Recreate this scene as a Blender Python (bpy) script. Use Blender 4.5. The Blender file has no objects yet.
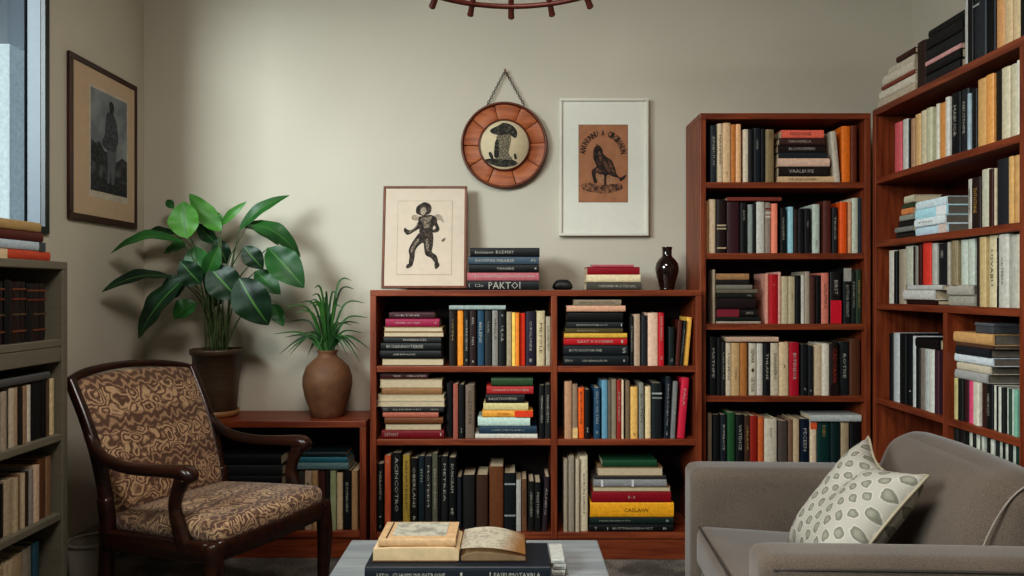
import bpy, bmesh, math, random
from mathutils import Vector, Matrix
R = math.radians
rnd = random.Random(7)
scene = bpy.context.scene
COL = scene.collection
F = 750.0; CX = 512.0; HY = 290.0; H = 1.23      # focal length (px), principal column, horizon row, eye height

# ------------------------------------------------------------------ materials
def lin(c):
    return c / 12.92 if c <= 0.04045 else ((c + 0.055) / 1.055) ** 2.4
def rgb(h, gain=1.0):
    h = h.lstrip('#')
    return tuple(min(.9, lin(int(h[i:i + 2], 16) / 255) * gain) for i in (0, 2, 4)) + (1,)
_mats = {}
def N(nt, t, **kw):
    n = nt.nodes.new(t)
    for k, v in kw.items():
        if k in n.inputs: n.inputs[k].default_value = v
        else: setattr(n, k, v)
    return n
def base_mat(name):
    m = bpy.data.materials.new(name); m.use_nodes = True
    nt = m.node_tree
    return m, nt, nt.nodes['Principled BSDF']
def mat(name, hexc, rough=.55, gain=1.0, var=.12, scale=30, bump=0.0, metallic=0, spec=.5, stretch=None, coat=0):
    """plain procedural material: colour broken up by noise"""
    if name in _mats: return _mats[name]
    m, nt, b = base_mat(name)
    c = rgb(hexc, gain)
    tc = N(nt, 'ShaderNodeTexCoord'); mp = N(nt, 'ShaderNodeMapping')
    if stretch: mp.inputs['Scale'].default_value = stretch
    nz = N(nt, 'ShaderNodeTexNoise', Scale=scale, Detail=4.0)
    nt.links.new(tc.outputs['Object'], mp.inputs['Vector']); nt.links.new(mp.outputs[0], nz.inputs['Vector'])
    cr = N(nt, 'ShaderNodeValToRGB')
    cr.color_ramp.elements[0].position = .3; cr.color_ramp.elements[1].position = .7
    cr.color_ramp.elements[0].color = tuple(x * (1 - var) for x in c[:3]) + (1,)
    cr.color_ramp.elements[1].color = tuple(min(.95, x * (1 + var)) for x in c[:3]) + (1,)
    nt.links.new(nz.outputs['Fac'], cr.inputs[0]); nt.links.new(cr.outputs[0], b.inputs['Base Color'])
    b.inputs['Roughness'].default_value = rough; b.inputs['Metallic'].default_value = metallic
    b.inputs['Specular IOR Level'].default_value = spec; b.inputs['Coat Weight'].default_value = coat
    if bump:
        bp = N(nt, 'ShaderNodeBump', Strength=bump, Distance=.01)
        nt.links.new(nz.outputs['Fac'], bp.inputs['Height']); nt.links.new(bp.outputs[0], b.inputs['Normal'])
    _mats[name] = m
    return m
def wood(name, c1, c2, rough=.4, axis='X', gain=1.0):
    if name in _mats: return _mats[name]
    m, nt, b = base_mat(name)
    tc = N(nt, 'ShaderNodeTexCoord'); mp = N(nt, 'ShaderNodeMapping')
    s = {'X': (1.2, 14, 14), 'Y': (14, 1.2, 14), 'Z': (14, 14, 1.2)}[axis]
    mp.inputs['Scale'].default_value = s
    nz = N(nt, 'ShaderNodeTexNoise', Scale=3.0, Detail=6.0, Distortion=.6)
    nt.links.new(tc.outputs['Object'], mp.inputs['Vector']); nt.links.new(mp.outputs[0], nz.inputs['Vector'])
    cr = N(nt, 'ShaderNodeValToRGB')
    cr.color_ramp.elements[0].position = .35; cr.color_ramp.elements[1].position = .68
    cr.color_ramp.elements[0].color = rgb(c1, gain); cr.color_ramp.elements[1].color = rgb(c2, gain)
    nt.links.new(nz.outputs['Fac'], cr.inputs[0]); nt.links.new(cr.outputs[0], b.inputs['Base Color'])
    b.inputs['Roughness'].default_value = rough
    _mats[name] = m
    return m
GB = 1.42     # book albedo over as-seen colour
def cover_mat(hexc):
    c = rgb(hexc); lum = .2126 * c[0] + .7152 * c[1] + .0722 * c[2]
    g = .62 + (GB - .62) * min(1, max(0, (lum - .008) / .10))
    return mat('cover_' + hexc, hexc, rough=.5, gain=g, var=.14, scale=60, spec=.35)
def line_art(name, dark, light, scale=160, thr=.5):
    """engraved print: fine hatching between two inks"""
    if name in _mats: return _mats[name]
    m, nt, b = base_mat(name)
    tc = N(nt, 'ShaderNodeTexCoord')
    nz = N(nt, 'ShaderNodeTexNoise', Scale=scale, Detail=5.0)
    nt.links.new(tc.outputs['Object'], nz.inputs['Vector'])
    cr = N(nt, 'ShaderNodeValToRGB')
    cr.color_ramp.elements[0].position = thr - .08; cr.color_ramp.elements[1].position = thr + .16
    cr.color_ramp.elements[0].color = rgb(dark); cr.color_ramp.elements[1].color = rgb(light)
    nt.links.new(nz.outputs['Fac'], cr.inputs[0]); nt.links.new(cr.outputs[0], b.inputs['Base Color'])
    b.inputs['Roughness'].default_value = .8
    _mats[name] = m
    return m

# ------------------------------------------------------------------ objects
def link(name, me, m=None, parent=None, smooth=False):
    o = bpy.data.objects.new(name, me); COL.objects.link(o)
    if m and not me.materials: me.materials.append(m)
    if smooth:
        for p in me.polygons: p.use_smooth = True
    if parent: o.parent = parent
    return o
def tag(o, label, cat, group=None):
    o['label'] = label; o['category'] = cat
    if group: o['group'] = group
    return o
def struct(o):
    o['kind'] = 'structure'; return o
def empty(name, label, cat, loc=(0, 0, 0), rz=0, group=None):
    o = bpy.data.objects.new(name, None); COL.objects.link(o)
    o.location = loc; o.rotation_euler = (0, 0, rz); o.empty_display_size = .1
    return tag(o, label, cat, group)
def mesh_from(bm, name='mesh'):
    bm.normal_update()
    me = bpy.data.meshes.new(name); bm.to_mesh(me); bm.free(); return me
def bm_box(bm, lo, hi, bev=0.0, seg=2):
    c = [(a + b) / 2 for a, b in zip(lo, hi)]; s = [abs(b - a) for a, b in zip(lo, hi)]
    r = bmesh.ops.create_cube(bm, size=1.0, matrix=Matrix.Translation(c) @ Matrix.Diagonal((s[0], s[1], s[2], 1)))
    if bev:
        es = list({e for v in r['verts'] for e in v.link_edges})
        bmesh.ops.bevel(bm, geom=es, offset=min(bev, min(s) * .45), segments=seg, affect='EDGES', profile=.5)
def box(name, lo, hi, m, parent=None, bev=0.0, seg=2):
    bm = bmesh.new(); bm_box(bm, lo, hi, bev, seg)
    return link(name, mesh_from(bm, name), m, parent)
def lathe_mesh(profile, n=40, cap=True):
    bm = bmesh.new(); rings = []
    for r, z in profile:
        rings.append([bm.verts.new((r * math.cos(2 * math.pi * i / n), r * math.sin(2 * math.pi * i / n), z)) for i in range(n)])
    for a, b in zip(rings, rings[1:]):
        for i in range(n): bm.faces.new((a[i], a[(i + 1) % n], b[(i + 1) % n], b[i]))
    if cap:
        bm.faces.new(list(reversed(rings[0]))); bm.faces.new(rings[-1])
    return bm
def catmull(pts, n=6, closed=False):
    P = [Vector(p) for p in pts]; out = []; L = len(P)
    for i in range(L if closed else L - 1):
        p0 = P[(i - 1) % L] if closed or i > 0 else P[0]
        p1 = P[i]; p2 = P[(i + 1) % L]
        p3 = P[(i + 2) % L] if closed or i + 2 < L else P[-1]
        for k in range(n):
            t = k / n
            out.append(.5 * ((2 * p1) + (p2 - p0) * t + (2 * p0 - 5 * p1 + 4 * p2 - p3) * t * t + (3 * p1 - p0 - 3 * p2 + p3) * t ** 3))
    if not closed: out.append(P[-1])
    return out
def bm_sweep(bm, pts, rad, up=(0, 0, 1), n=12, smooth=6, power=2.0):
    """tube along pts; rad = list of (side, up) radii per control point, ends rounded off"""
    C = catmull(pts, smooth) if smooth > 1 else [Vector(p) for p in pts]
    k = smooth if smooth > 1 else 1
    def rr(i):
        f = i / k; a = min(int(f), len(rad) - 1); b = min(a + 1, len(rad) - 1); t = f - a
        return rad[a][0] * (1 - t) + rad[b][0] * t, rad[a][1] * (1 - t) + rad[b][1] * t
    rings = []; up = Vector(up)
    def ring(c, T, rs, ru):
        S = T.cross(up)
        if S.length < 1e-4: S = T.cross(Vector((1, 0, 0)))
        S.normalize(); U = S.cross(T).normalized(); vs = []
        for j in range(n):
            a = 2 * math.pi * j / n; ca, sa = math.cos(a), math.sin(a)
            x = math.copysign(abs(ca) ** (2 / power), ca); y = math.copysign(abs(sa) ** (2 / power), sa)
            vs.append(bm.verts.new(c + S * x * rs + U * y * ru))
        return vs
    for i, c in enumerate(C):
        T = ((C[i + 1] if i + 1 < len(C) else C[i]) - (C[i - 1] if i else C[i])).normalized()
        rs, ru = rr(i)
        if i == 0: rings.append(ring(c - T * rs * .35, T, rs * .6, ru * .6))
        rings.append(ring(c, T, rs, ru))
        if i == len(C) - 1: rings.append(ring(c + T * rs * .35, T, rs * .6, ru * .6))
    for a, b in zip(rings, rings[1:]):
        for j in range(n): bm.faces.new((a[j], a[(j + 1) % n], b[(j + 1) % n], b[j]))
    bm.faces.new(list(reversed(rings[0]))); bm.faces.new(rings[-1])
def sweep(name, pts, rad, m, parent=None, **kw):
    bm = bmesh.new(); bm_sweep(bm, pts, rad, **kw)
    bmesh.ops.recalc_face_normals(bm, faces=bm.faces)
    return link(name, mesh_from(bm, name), m, parent, smooth=True)
def cushion_bm(lo, hi, r, bulge=(0, 0, 0), n=16, deform=None, uv=None):
    """rounded box with domed faces"""
    bm = bmesh.new()
    half = [(b - a) / 2 for a, b in zip(lo, hi)]; mid = [(b + a) / 2 for a, b in zip(lo, hi)]
    bmesh.ops.create_cube(bm, size=2.0)
    bmesh.ops.subdivide_edges(bm, edges=bm.edges[:], cuts=n, use_grid_fill=True)
    uvs = {}
    for v in bm.verts:
        p = v.co.copy()
        q = Vector([math.copysign(1 - (1 - abs(t)) ** 1.6, t) for t in p])     # crowd the rows at the edges
        for a in range(3):
            if abs(p[a]) > .999: q[a] = p[a]
        w = Vector([q[a] * half[a] for a in range(3)])
        c = Vector([max(-(half[a] - r), min(half[a] - r, w[a])) for a in range(3)])
        d = w - c
        if d.length > 1e-7: w = c + d.normalized() * r
        for a in range(3):
            o1, o2 = [k for k in range(3) if k != a]
            w[a] += math.copysign(1, p[a]) * bulge[a] * (abs(p[a]) ** 3) * (1 - q[o1] ** 2) * (1 - q[o2] ** 2)
        w = w + Vector(mid)
        if deform: w = deform(w)
        v.co = w
    bmesh.ops.recalc_face_normals(bm, faces=bm.faces)
    if uv:
        L = bm.loops.layers.uv.new('UVMap')
        for f in bm.faces:
            for l in f.loops: l[L].uv = uv(l.vert.co, f.normal)
    return bm
def cushion(name, lo, hi, r, m, parent=None, **kw):
    return link(name, mesh_from(cushion_bm(lo, hi, r, **kw), name), m, parent, smooth=True)
def flat_poly(name, pts, mtx, m, parent, off, smooth=4):
    """a printed shape lying on a sheet: 2-D points (u right, v up) through mtx, lifted by off"""
    P = [(p[0], p[1], 0) for p in pts]
    C = catmull(P, smooth, closed=True) if smooth > 1 else [Vector(p) for p in P]
    bm = bmesh.new()
    vs = [bm.verts.new(mtx @ Vector((c.x, c.y, off))) for c in C]
    es = [bm.edges.new((vs[i], vs[(i + 1) % len(vs)])) for i in range(len(vs))]
    bmesh.ops.triangle_fill(bm, edges=es, use_beauty=True)
    nrm = mtx.to_3x3() @ Vector((0, 0, 1))
    for f in bm.faces:
        f.normal_update()
        if f.normal.dot(nrm) < 0: f.normal_flip()
    return link(name, mesh_from(bm, name), m, parent)
_fonts = {}
def text_mesh(s, bold=0.0):
    """glyph outlines of s, normalised to a height of 1: (verts, faces, width)"""
    if (s, bold) in _fonts: return _fonts[(s, bold)]
    cu = bpy.data.curves.new('t', 'FONT'); cu.body = s; cu.resolution_u = 1; cu.offset = bold; cu.fill_mode = 'FRONT'
    o = bpy.data.objects.new('t', cu)
    me = o.to_mesh()
    V = [v.co.copy() for v in me.vertices]; Fc = [tuple(p.vertices) for p in me.polygons]
    o.to_mesh_clear(); bpy.data.objects.remove(o); bpy.data.curves.remove(cu)
    x0 = min(v.x for v in V); x1 = max(v.x for v in V); y0 = min(v.y for v in V); y1 = max(v.y for v in V)
    k = 1 / (y1 - y0)
    V = [((v.x - x0) * k, (v.y - y0) * k) for v in V]
    _fonts[(s, bold)] = (V, Fc, (x1 - x0) * k)
    return _fonts[(s, bold)]
def lettering(name, s, origin, dx, dy, length, height, m, parent):
    V, Fc, w = text_mesh(s)
    o, dx, dy = Vector(origin), Vector(dx), Vector(dy)
    me = bpy.data.meshes.new(name)
    me.from_pydata([o + dx * (x / w - .5) * length + dy * (y - .5) * height for x, y in V], [], Fc)
    return link(name, me, m, parent)

# ------------------------------------------------------------------ shared materials
M_wall = mat('wall_paint', '#b8b1a3', rough=.9, gain=1.15, var=.03, scale=2.2, spec=.2)
M_ceil = mat('ceiling_paint', '#c4c0b6', rough=.9, var=.02, spec=.2)
M_base = mat('baseboard_paint', '#a39e94', rough=.6, var=.03)
M_mahog = wood('mahogany', '#642b17', '#884528', rough=.4, axis='X', gain=1.12)
M_mahogv = wood('mahogany_upright', '#642b17', '#884528', rough=.4, axis='Z', gain=1.12)
M_mahogy = wood('mahogany_long', '#642b17', '#884528', rough=.4, axis='Y', gain=1.12)
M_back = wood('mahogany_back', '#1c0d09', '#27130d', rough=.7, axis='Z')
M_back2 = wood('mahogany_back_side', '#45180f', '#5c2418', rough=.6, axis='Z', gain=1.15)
M_dkwood = wood('walnut_chair', '#1d0e09', '#3a1b10', rough=.3, axis='X', gain=1.0)
M_pic = wood('picture_wood', '#55270f', '#7a4020', rough=.4, axis='Z')
M_grey = mat('grey_painted_wood', '#6a6455', rough=.6, var=.08, scale=12, stretch=(1, 1, 6))
M_pages = mat('page_paper', '#b8a78b', rough=.85, gain=1.15, var=.16, scale=40, stretch=(18, 1, 1))
M_pages_dk = mat('aged_page_paper', '#6c6459', rough=.85, var=.16, scale=40)
M_ink_w = mat('spine_lettering_pale', '#a5a094', rough=.6, gain=1.1)
M_ink_d = mat('spine_lettering_dark', '#3c2a1a', rough=.5)
M_ink_g = mat('spine_lettering_gold', '#a8894e', rough=.4, gain=1.2)
M_ink_r = mat('spine_lettering_red', '#8c2a1c', rough=.4, gain=1.2)

# ------------------------------------------------------------------ room
WL, WR, WB = -1.84, 2.0, 3.75
CEIL = 2.9
FRONT = -1.2
def carpet():
    m, nt, b = base_mat('grey_carpet')
    tc = N(nt, 'ShaderNodeTexCoord')
    n1 = N(nt, 'ShaderNodeTexNoise', Scale=140.0, Detail=3.0); n2 = N(nt, 'ShaderNodeTexNoise', Scale=6.0)
    for n in (n1, n2): nt.links.new(tc.outputs['Object'], n.inputs['Vector'])
    mx = N(nt, 'ShaderNodeMath', operation='ADD'); nt.links.new(n1.outputs['Fac'], mx.inputs[0]); nt.links.new(n2.outputs['Fac'], mx.inputs[1])
    cr = N(nt, 'ShaderNodeValToRGB')
    cr.color_ramp.elements[0].position = .75; cr.color_ramp.elements[1].position = 1.25
    cr.color_ramp.elements[0].color = rgb('#4d4742'); cr.color_ramp.elements[1].color = rgb('#8d857c')
    mm = N(nt, 'ShaderNodeMath', operation='MULTIPLY'); mm.inputs[1].default_value = .8
    nt.links.new(mx.outputs[0], mm.inputs[0]); nt.links.new(mm.outputs[0], cr.inputs[0])
    nt.links.new(cr.outputs[0], b.inputs['Base Color']); b.inputs['Roughness'].default_value = .95
    bp = N(nt, 'ShaderNodeBump', Strength=.6, Distance=.01); nt.links.new(n1.outputs['Fac'], bp.inputs['Height']); nt.links.new(bp.outputs[0], b.inputs['Normal'])
    return m
struct(box('floor', (WL - .3, FRONT, -.1), (WR + .1, WB + .1, 0), carpet()))
struct(box('ceiling', (WL - .3, FRONT, CEIL), (WR + .1, WB + .1, CEIL + .1), M_ceil))
struct(box('wall_front', (WL - .1, FRONT - .1, 0), (WR + .1, FRONT, CEIL), M_wall))
struct(box('wall_back', (WL - .1, WB, 0), (WR + .1, WB + .1, CEIL), M_wall))
struct(box('wall_right', (WR, FRONT, 0), (WR + .1, WB, CEIL), M_wall))
WY0, WY1, WZ0, WZ1 = -.7, 2.965, 1.45, 2.72          # window opening in the left wall
bm = bmesh.new()
for lo, hi in (((WL - .066, FRONT, 0), (WL, WB, WZ0)), ((WL - .066, FRONT, WZ1), (WL, WB, CEIL)),
               ((WL - .066, FRONT, WZ0), (WL, WY0, WZ1)), ((WL - .066, WY1, WZ0), (WL, WB, WZ1))):
    bm_box(bm, lo, hi)
struct(link('wall_left', mesh_from(bm, 'wall_left'), M_wall))
struct(box('baseboard_left', (WL, FRONT, 0), (WL + .016, WB, .21), M_base, bev=.004))
struct(box('baseboard_back', (WL + .016, WB - .016, 0), (WR, WB, .21), M_base, bev=.004))
# window: black casing, grey-blue frame, glass
M_black = mat('black_window_metal', '#17181a', rough=.4)
M_wframe = mat('grey_window_frame', '#59616b', rough=.45, var=.05)
win = bpy.data.objects.new('window_1', None); COL.objects.link(win); struct(win)
def ring_frame(name, x0, x1, t, m, y0, y1, z0, z1, extra=()):
    bm = bmesh.new()
    for lo, hi in (((x0, y0, z0), (x1, y1, z0 + t)), ((x0, y0, z1 - t), (x1, y1, z1)), ((x0, y0, z0 + t), (x1, y0 + t, z1 - t)), ((x0, y1 - t, z0 + t), (x1, y1, z1 - t))):
        bm_box(bm, lo, hi)
    for lo, hi in extra: bm_box(bm, lo, hi)
    return link(name, mesh_from(bm, name), m, win)
ring_frame('window_casing', WL - .006, WL + .012, .028, M_black, WY0, WY1, WZ0, WZ1)
ring_frame('window_frame', WL - .058, WL - .006, .03, M_wframe, WY0, WY1, WZ0, WZ1)
ring_frame('window_sash', WL - .066, WL - .058, .034, mat('sash_black', '#08090a', rough=.8, spec=.1), WY0, WY1, WZ0, WZ1, [((WL - .066, y_, WZ0 + .03), (WL - .058, y_ + .03, WZ1 - .03)) for y_ in (.4, 1.7)])
mg, nt, b = base_mat('window_glass')
tr = N(nt, 'ShaderNodeBsdfTransparent'); gl = N(nt, 'ShaderNodeBsdfGlossy', Roughness=.05); mx = N(nt, 'ShaderNodeMixShader')
tr.inputs[0].default_value = (.9, .95, .97, 1); mx.inputs[0].default_value = .06
nt.links.new(tr.outputs[0], mx.inputs[1]); nt.links.new(gl.outputs[0], mx.inputs[2]); nt.links.new(mx.outputs[0], nt.nodes['Material Output'].inputs[0])
box('window_pane', (WL - .064, WY0 + .034, WZ0 + .034), (WL - .061, WY1 - .03, WZ1 - .03), mg, win)
struct(box('exterior_building', (-9, 6.0, -3), (-4.02, 12, 3.2), mat('pale_render', '#e4ebea', rough=.9)))

# ------------------------------------------------------------------ bookcases
def bookcase(name, label, x0, x1, y0, y1, ztop, shelves, dividers=(), t=.028, plinth=.075, group=None, top_over=0):
    e = empty(name, label, 'bookcase', ((x0 + x1) / 2, (y0 + y1) / 2, 0), 0, group)
    off = Vector(e.location)
    def bb(n, lo, hi, m, bev=.0025): return box(n, Vector(lo) - off, Vector(hi) - off, m, e, bev)
    bb('side_panel', (x0, y0, 0), (x0 + t, y1, ztop - t), M_mahogv); bb('side_panel', (x1 - t, y0, 0), (x1, y1, ztop - t), M_mahogv)
    bb('top_board', (x0, y0 - top_over, ztop - t), (x1, y1, ztop), M_mahog)
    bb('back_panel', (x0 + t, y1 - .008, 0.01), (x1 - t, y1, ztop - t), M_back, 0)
    bb('plinth', (x0 + t, y0 + .012, 0), (x1 - t, y0 + .03, shelves[-1] - t), M_mahog)
    xs = [x0 + t] + [v for d in dividers for v in (d - t / 2, d + t / 2)] + [x1 - t]
    for z in shelves:
        for a, b_ in zip(xs[::2], xs[1::2]):
            bb('shelf', (a, y0 + .004, z - t), (b_, y1 - .008, z), M_mahog)
    for d in dividers:
        bb('divider', (d - t / 2, y0, shelves[-1] - t), (d + t / 2, y1 - .008, ztop - t), M_mahogv)
    return e
def ZB(y, D): return H + (HY - y) * D / F
DT, DL, DS = 3.45, 3.41, 3.43
LOWZ = [ZB(366.2, DL), ZB(439.5, DL), ZB(533, DL)]
bookcase('low_bookcase', 'waist-high red mahogany bookcase with six compartments, standing against the back wall', -.6455, .8635, DL, WB - .018, H, LOWZ, dividers=(.192,), plinth=.075)
TALLZ = [1.727, 1.40, 1.074, .742, .42, .1]
bookcase('tall_bookcase', 'tall red mahogany bookcase of narrow full shelves in the room corner beside the sofa', .865, 1.651, DT, WB - .018, 2.044, TALLZ)
bookcase('side_bookcase', 'knee-high mahogany bookcase behind the armchair with two potted plants on it', -1.64, -.667, DS, WB - .018, .63, [.125], t=.03)
# right wall shelving: front plane x = RX, from the corner towards the camera
RX, RT = 1.656, .028
RY0, RYM, RYD, RY1 = 2.0, 2.435, 2.87, 3.446
RZ = [2.055, 1.74, 1.452, 1.17, .743, .385]
e = empty('long_bookcase', 'long right-hand mahogany bookcase lining the wall behind the sofa with books on top', 'bookcase', (1.83, 2.7, 0))
off = Vector(e.location)
def rb(n, lo, hi, m=None, bev=.0025): return box(n, Vector(lo) - off, Vector(hi) - off, m or M_mahogy, e, bev)
RXB = WR - .004
rb('top_board', (RX, RY0, RZ[0] - .03), (RXB, RY1, RZ[0]))
for y in (RY1 - RT, RYM - RT / 2, RY0): rb('side_panel' if y != RYM - RT / 2 else 'divider', (RX, y, 0), (RXB, y + RT, RZ[0] - .03), M_mahogv)
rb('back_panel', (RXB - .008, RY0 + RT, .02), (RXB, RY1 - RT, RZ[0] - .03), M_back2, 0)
for z in RZ[1:] + [.08]:
    for a, b_ in ((RY0 + RT, RYM - RT / 2), (RYM + RT / 2, RY1 - RT)):
        if z < 1.1 and a > 2.3:
            rb('shelf', (RX + .003, a, z - RT), (RXB - .008, RYD - RT / 2, z)); rb('shelf', (RX + .003, RYD + RT / 2, z - RT), (RXB - .008, b_, z))
        else: rb('shelf', (RX + .003, a, z - RT), (RXB - .008, b_, z))
rb('divider', (RX, RYD - RT / 2, .08), (RXB - .008, RYD + RT / 2, RZ[3] - RT), M_mahogv)
rb('plinth', (RX + .015, RY0 + RT, 0), (RX + .03, RY1 - RT, .052))
# grey unit against the left wall
GX, GY0, GY1 = -1.54, 2.0, 2.6
GZ = [1.062, .738, .468, .19]
e = empty('grey_bookcase', 'grey painted bookcase under the window, old volumes inside and books on top', 'bookcase', (-1.69, 2.3, 0))
off = Vector(e.location)
def gb(n, lo, hi, bev=.003): return box(n, Vector(lo) - off, Vector(hi) - off, M_grey, e, bev)
GXB = WL + .018
gb('top_board', (GXB, GY0, 1.30), (GX, GY1, 1.327))
for y in (GY0, GY1 - .03): gb('side_panel', (GXB, y, 0), (GX, y + .03, 1.30))
gb('back_panel', (GXB, GY0 + .03, 0), (GXB + .008, GY1 - .03, 1.30), 0)
gb('apron', (GX - .025, GY0 + .03, .985), (GX - .005, GY1 - .03, GZ[0] - .025))
for z in GZ: gb('shelf', (GXB + .008, GY0 + .03, z - .025), (GX - .003, GY1 - .03, z))
gb('plinth', (GX - .03, GY0 + .03, 0), (GX - .012, GY1 - .03, GZ[-1] - .025))

# ------------------------------------------------------------------ books
books = []          # (object, record) for the labels, written at the end
def cover_mesh(w, h, d, bulge, rev):
    """a U of two boards and a rounded spine; local x thickness, y into the shelf, z height"""
    t = min(.0025, w * .16); r = w / 2
    outer = [(-r, d), (-r, bulge * 1.6)]
    for k in range(1, 6):
        a = math.pi * k / 6
        outer.append((-r * math.cos(a) * .985, bulge * 1.6 * (1 - math.sin(a))))
    outer += [(r, bulge * 1.6), (r, d)]
    inner = [(r - t, d), (r - t, bulge * 1.6 + t), (-r + t, bulge * 1.6 + t), (-r + t, d)]
    bm = bmesh.new(); P = outer + inner
    if rev: P = [(-x, d - y) for x, y in P]
    lo = [bm.verts.new((x, y, 0)) for x, y in P]; hi = [bm.verts.new((x, y, h)) for x, y in P]
    n = len(P)
    for i in range(n): bm.faces.new((lo[i], lo[(i + 1) % n], hi[(i + 1) % n], hi[i]))
    no = len(outer)
    # end caps: left board, spine, right board
    for s, flip in ((lo, True), (hi, False)):
        fs = [[s[0], s[1], s[n - 2], s[n - 1]], [s[no - 2], s[no - 1], s[no], s[no + 1]], [s[i] for i in range(1, no - 1)] + [s[no + 1], s[n - 2]]]
        for f in fs: bm.faces.new(f if not flip else list(reversed(f)))
    bmesh.ops.recalc_face_normals(bm, faces=bm.faces)
    return mesh_from(bm, 'book')
SYL = ['RO', 'MA', 'TI', 'NE', 'BU', 'LA', 'SE', 'KO', 'DI', 'VA', 'EN', 'OR', 'US', 'AL', 'TH', 'GI', 'CE', 'PE']
def gib(n):
    return ''.join(rnd.choice(SYL) for _ in range(n))
def make_book(w, h, d, hexc, o):
    """o: options - t lettering, ink, rev pages outwards, cap/foot contrasting blocks, bands, soft no pages"""
    bulge = 0 if o.get('flatspine') else min(.004, w * .1)
    me = cover_mesh(w, h, d, bulge, o.get('rev'))
    root = link('book', me, cover_mat(hexc))
    ins = .003 if h > .06 else .001
    t = min(.0025, w * .16)
    lo, hi = (-w / 2 + t, bulge * 1.6 + t, ins), (w / 2 - t, d - .003, h - ins)
    if o.get('rev'): lo, hi = (lo[0], d - hi[1], lo[2]), (hi[0], d - lo[1], hi[2])
    box('page_block', lo, hi, M_pages_dk if o.get('dkpages') else M_pages, root)
    yf = -.0006
    flat = o.get('flat')
    dx, dy = (Vector((0, 0, 1)), Vector((-1, 0, 0))) if flat else (Vector((0, 0, -1)), Vector((1, 0, 0)))
    if o.get('foot'):
        hx, f = o['foot']; box('spine_patch', (-w / 2 * .97, yf - .0004, 0.001), (w / 2 * .97, .0012, h * f), cover_mat(hx), root)
    if o.get('cap'):
        hx, f = o['cap']; box('spine_patch', (-w / 2 * .97, yf - .0004, h * (1 - f)), (w / 2 * .97, .0012, h - .001), cover_mat(hx), root)
    if o.get('bands'):
        for f, hx in o['bands']:
            box('spine_band', (-w / 2 * .96, yf - .0004, h * f), (w / 2 * .96, .0012, h * f + h * .03), cover_mat(hx), root)
    if o.get('t') and not o.get('rev'):
        ink = {'w': M_ink_w, 'd': M_ink_d, 'g': M_ink_g, 'r': M_ink_r}[o.get('ink', 'w')]
        s = o['t']
        parts = [(a_, b_, c_ * .92, d_ * .62) for a_, b_, c_, d_ in s] if isinstance(s, list) else [(s, .45, .5, .36)]
        for (tx, c, ln, ht) in parts:        # text, centre along the spine (reading order), length share, height share
            zc = h * (c if flat else 1 - c)
            lettering('title_lettering', tx, (0, yf, zc), dx, dy, h * ln, w * ht, ink, root)
    return root
def basis(ydir):
    y = Vector(ydir); z = Vector((0, 0, 1)); return y, y.cross(z), z
def add_book(side, s0, s1, z0, z1, hexc, words, where, o, depth=None, front=0.0, kind='upright', order=None):
    """side: 'B' spines to the camera (s = x), 'R' right wall (s = -y), 'L' left wall (s = y)"""
    ydir, front0 = {'B': ((0, 1, 0), None), 'R': ((1, 0, 0), RX + .012), 'L': ((-1, 0, 0), -(GX - .015))}[side]
    y, r, z = basis(ydir)
    g = .0006
    o = dict(o)
    if kind == 'upright':
        w, h = s1 - s0 - g, z1 - z0
        d = depth or o.get('d') or max(.1, min(.2, h * .72))
        root = make_book(w, h, d, hexc, o)
        cols = (r, y, z); org = r * ((s0 + s1) / 2) + z * (z0 + .0002)
    else:
        w, h = z1 - z0 - g * .7, s1 - s0
        d = depth or o.get('d') or max(.1, min(.2, h * .72))
        o['flat'] = True
        root = make_book(w, h, d, hexc, o)
        cols = (y.cross(r), y, r); org = r * s0 + z * ((z0 + z1) / 2)
    org = org + y * front
    Mx = Matrix((cols[0], cols[1], cols[2])).transposed().to_4x4()
    Mx.translation = org
    tilt = o.get('tilt', 0)
    if tilt and kind == 'upright':           # lean about the bottom edge it stands on
        piv = r * (s1 if tilt > 0 else s0) + z * z0
        Mx = Matrix.Translation(piv + y * 0) @ Matrix.Rotation(R(tilt), 4, y) @ Matrix.Translation(-piv) @ Mx
    yaw = o.get('yaw', 0)
    if yaw:
        c = org + y * d / 2 + r * (h / 2 if kind == 'flat' else 0)
        Mx = Matrix.Translation(c) @ Matrix.Rotation(R(yaw), 4, 'Z') @ Matrix.Translation(-c) @ Mx
    root.matrix_world = Mx
    books.append((root, dict(words=words, where=where, kind=kind, order=order, lettered=bool(o.get('t')), w=w)))
    return root
def px2s(side, px, D):
    if side == 'B': return (px - CX) * D / F
    if side == 'R': return -(RX + .012) * F / (px - CX)
    return 1.555 * F / (CX - px)
def BAY(D, px):
    'inner faces of the compartment that the book stands in'
    x = (px + 4 - CX) * D / F
    for a, b_ in ((-1.61, -.697), (-.6175, .178), (.206, .8355), (.893, 1.623)):
        if a - .03 <= x <= b_: return a + .001, b_ - .001
    return -9, 9
def row(D, crop, zs, where, items):
    """items standing on a back-wall shelf, in the pixel frame of a close look (ox, oy, scale)"""
    ox, oy, sc = crop
    last, cap = BAY(D, ox + items[0][0] / sc)
    for i, it in enumerate(items):
        x0, x1, top, hx, words = it[:5]; o = dict(it[5]) if len(it) > 5 else {}
        f = o.get('f', rnd.uniform(.012, .03)); Df = D + f
        s0, s1 = max(px2s('B', ox + x0 / sc, Df), last + .0004), min(cap, px2s('B', ox + x1 / sc, Df))
        last = s1
        if o.get('tilt', 0): last = s1
        add_book('B', s0, s1, zs, ZB(oy + top / sc, Df), hx, words, where, o, front=Df, order=('upright', i))
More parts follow.
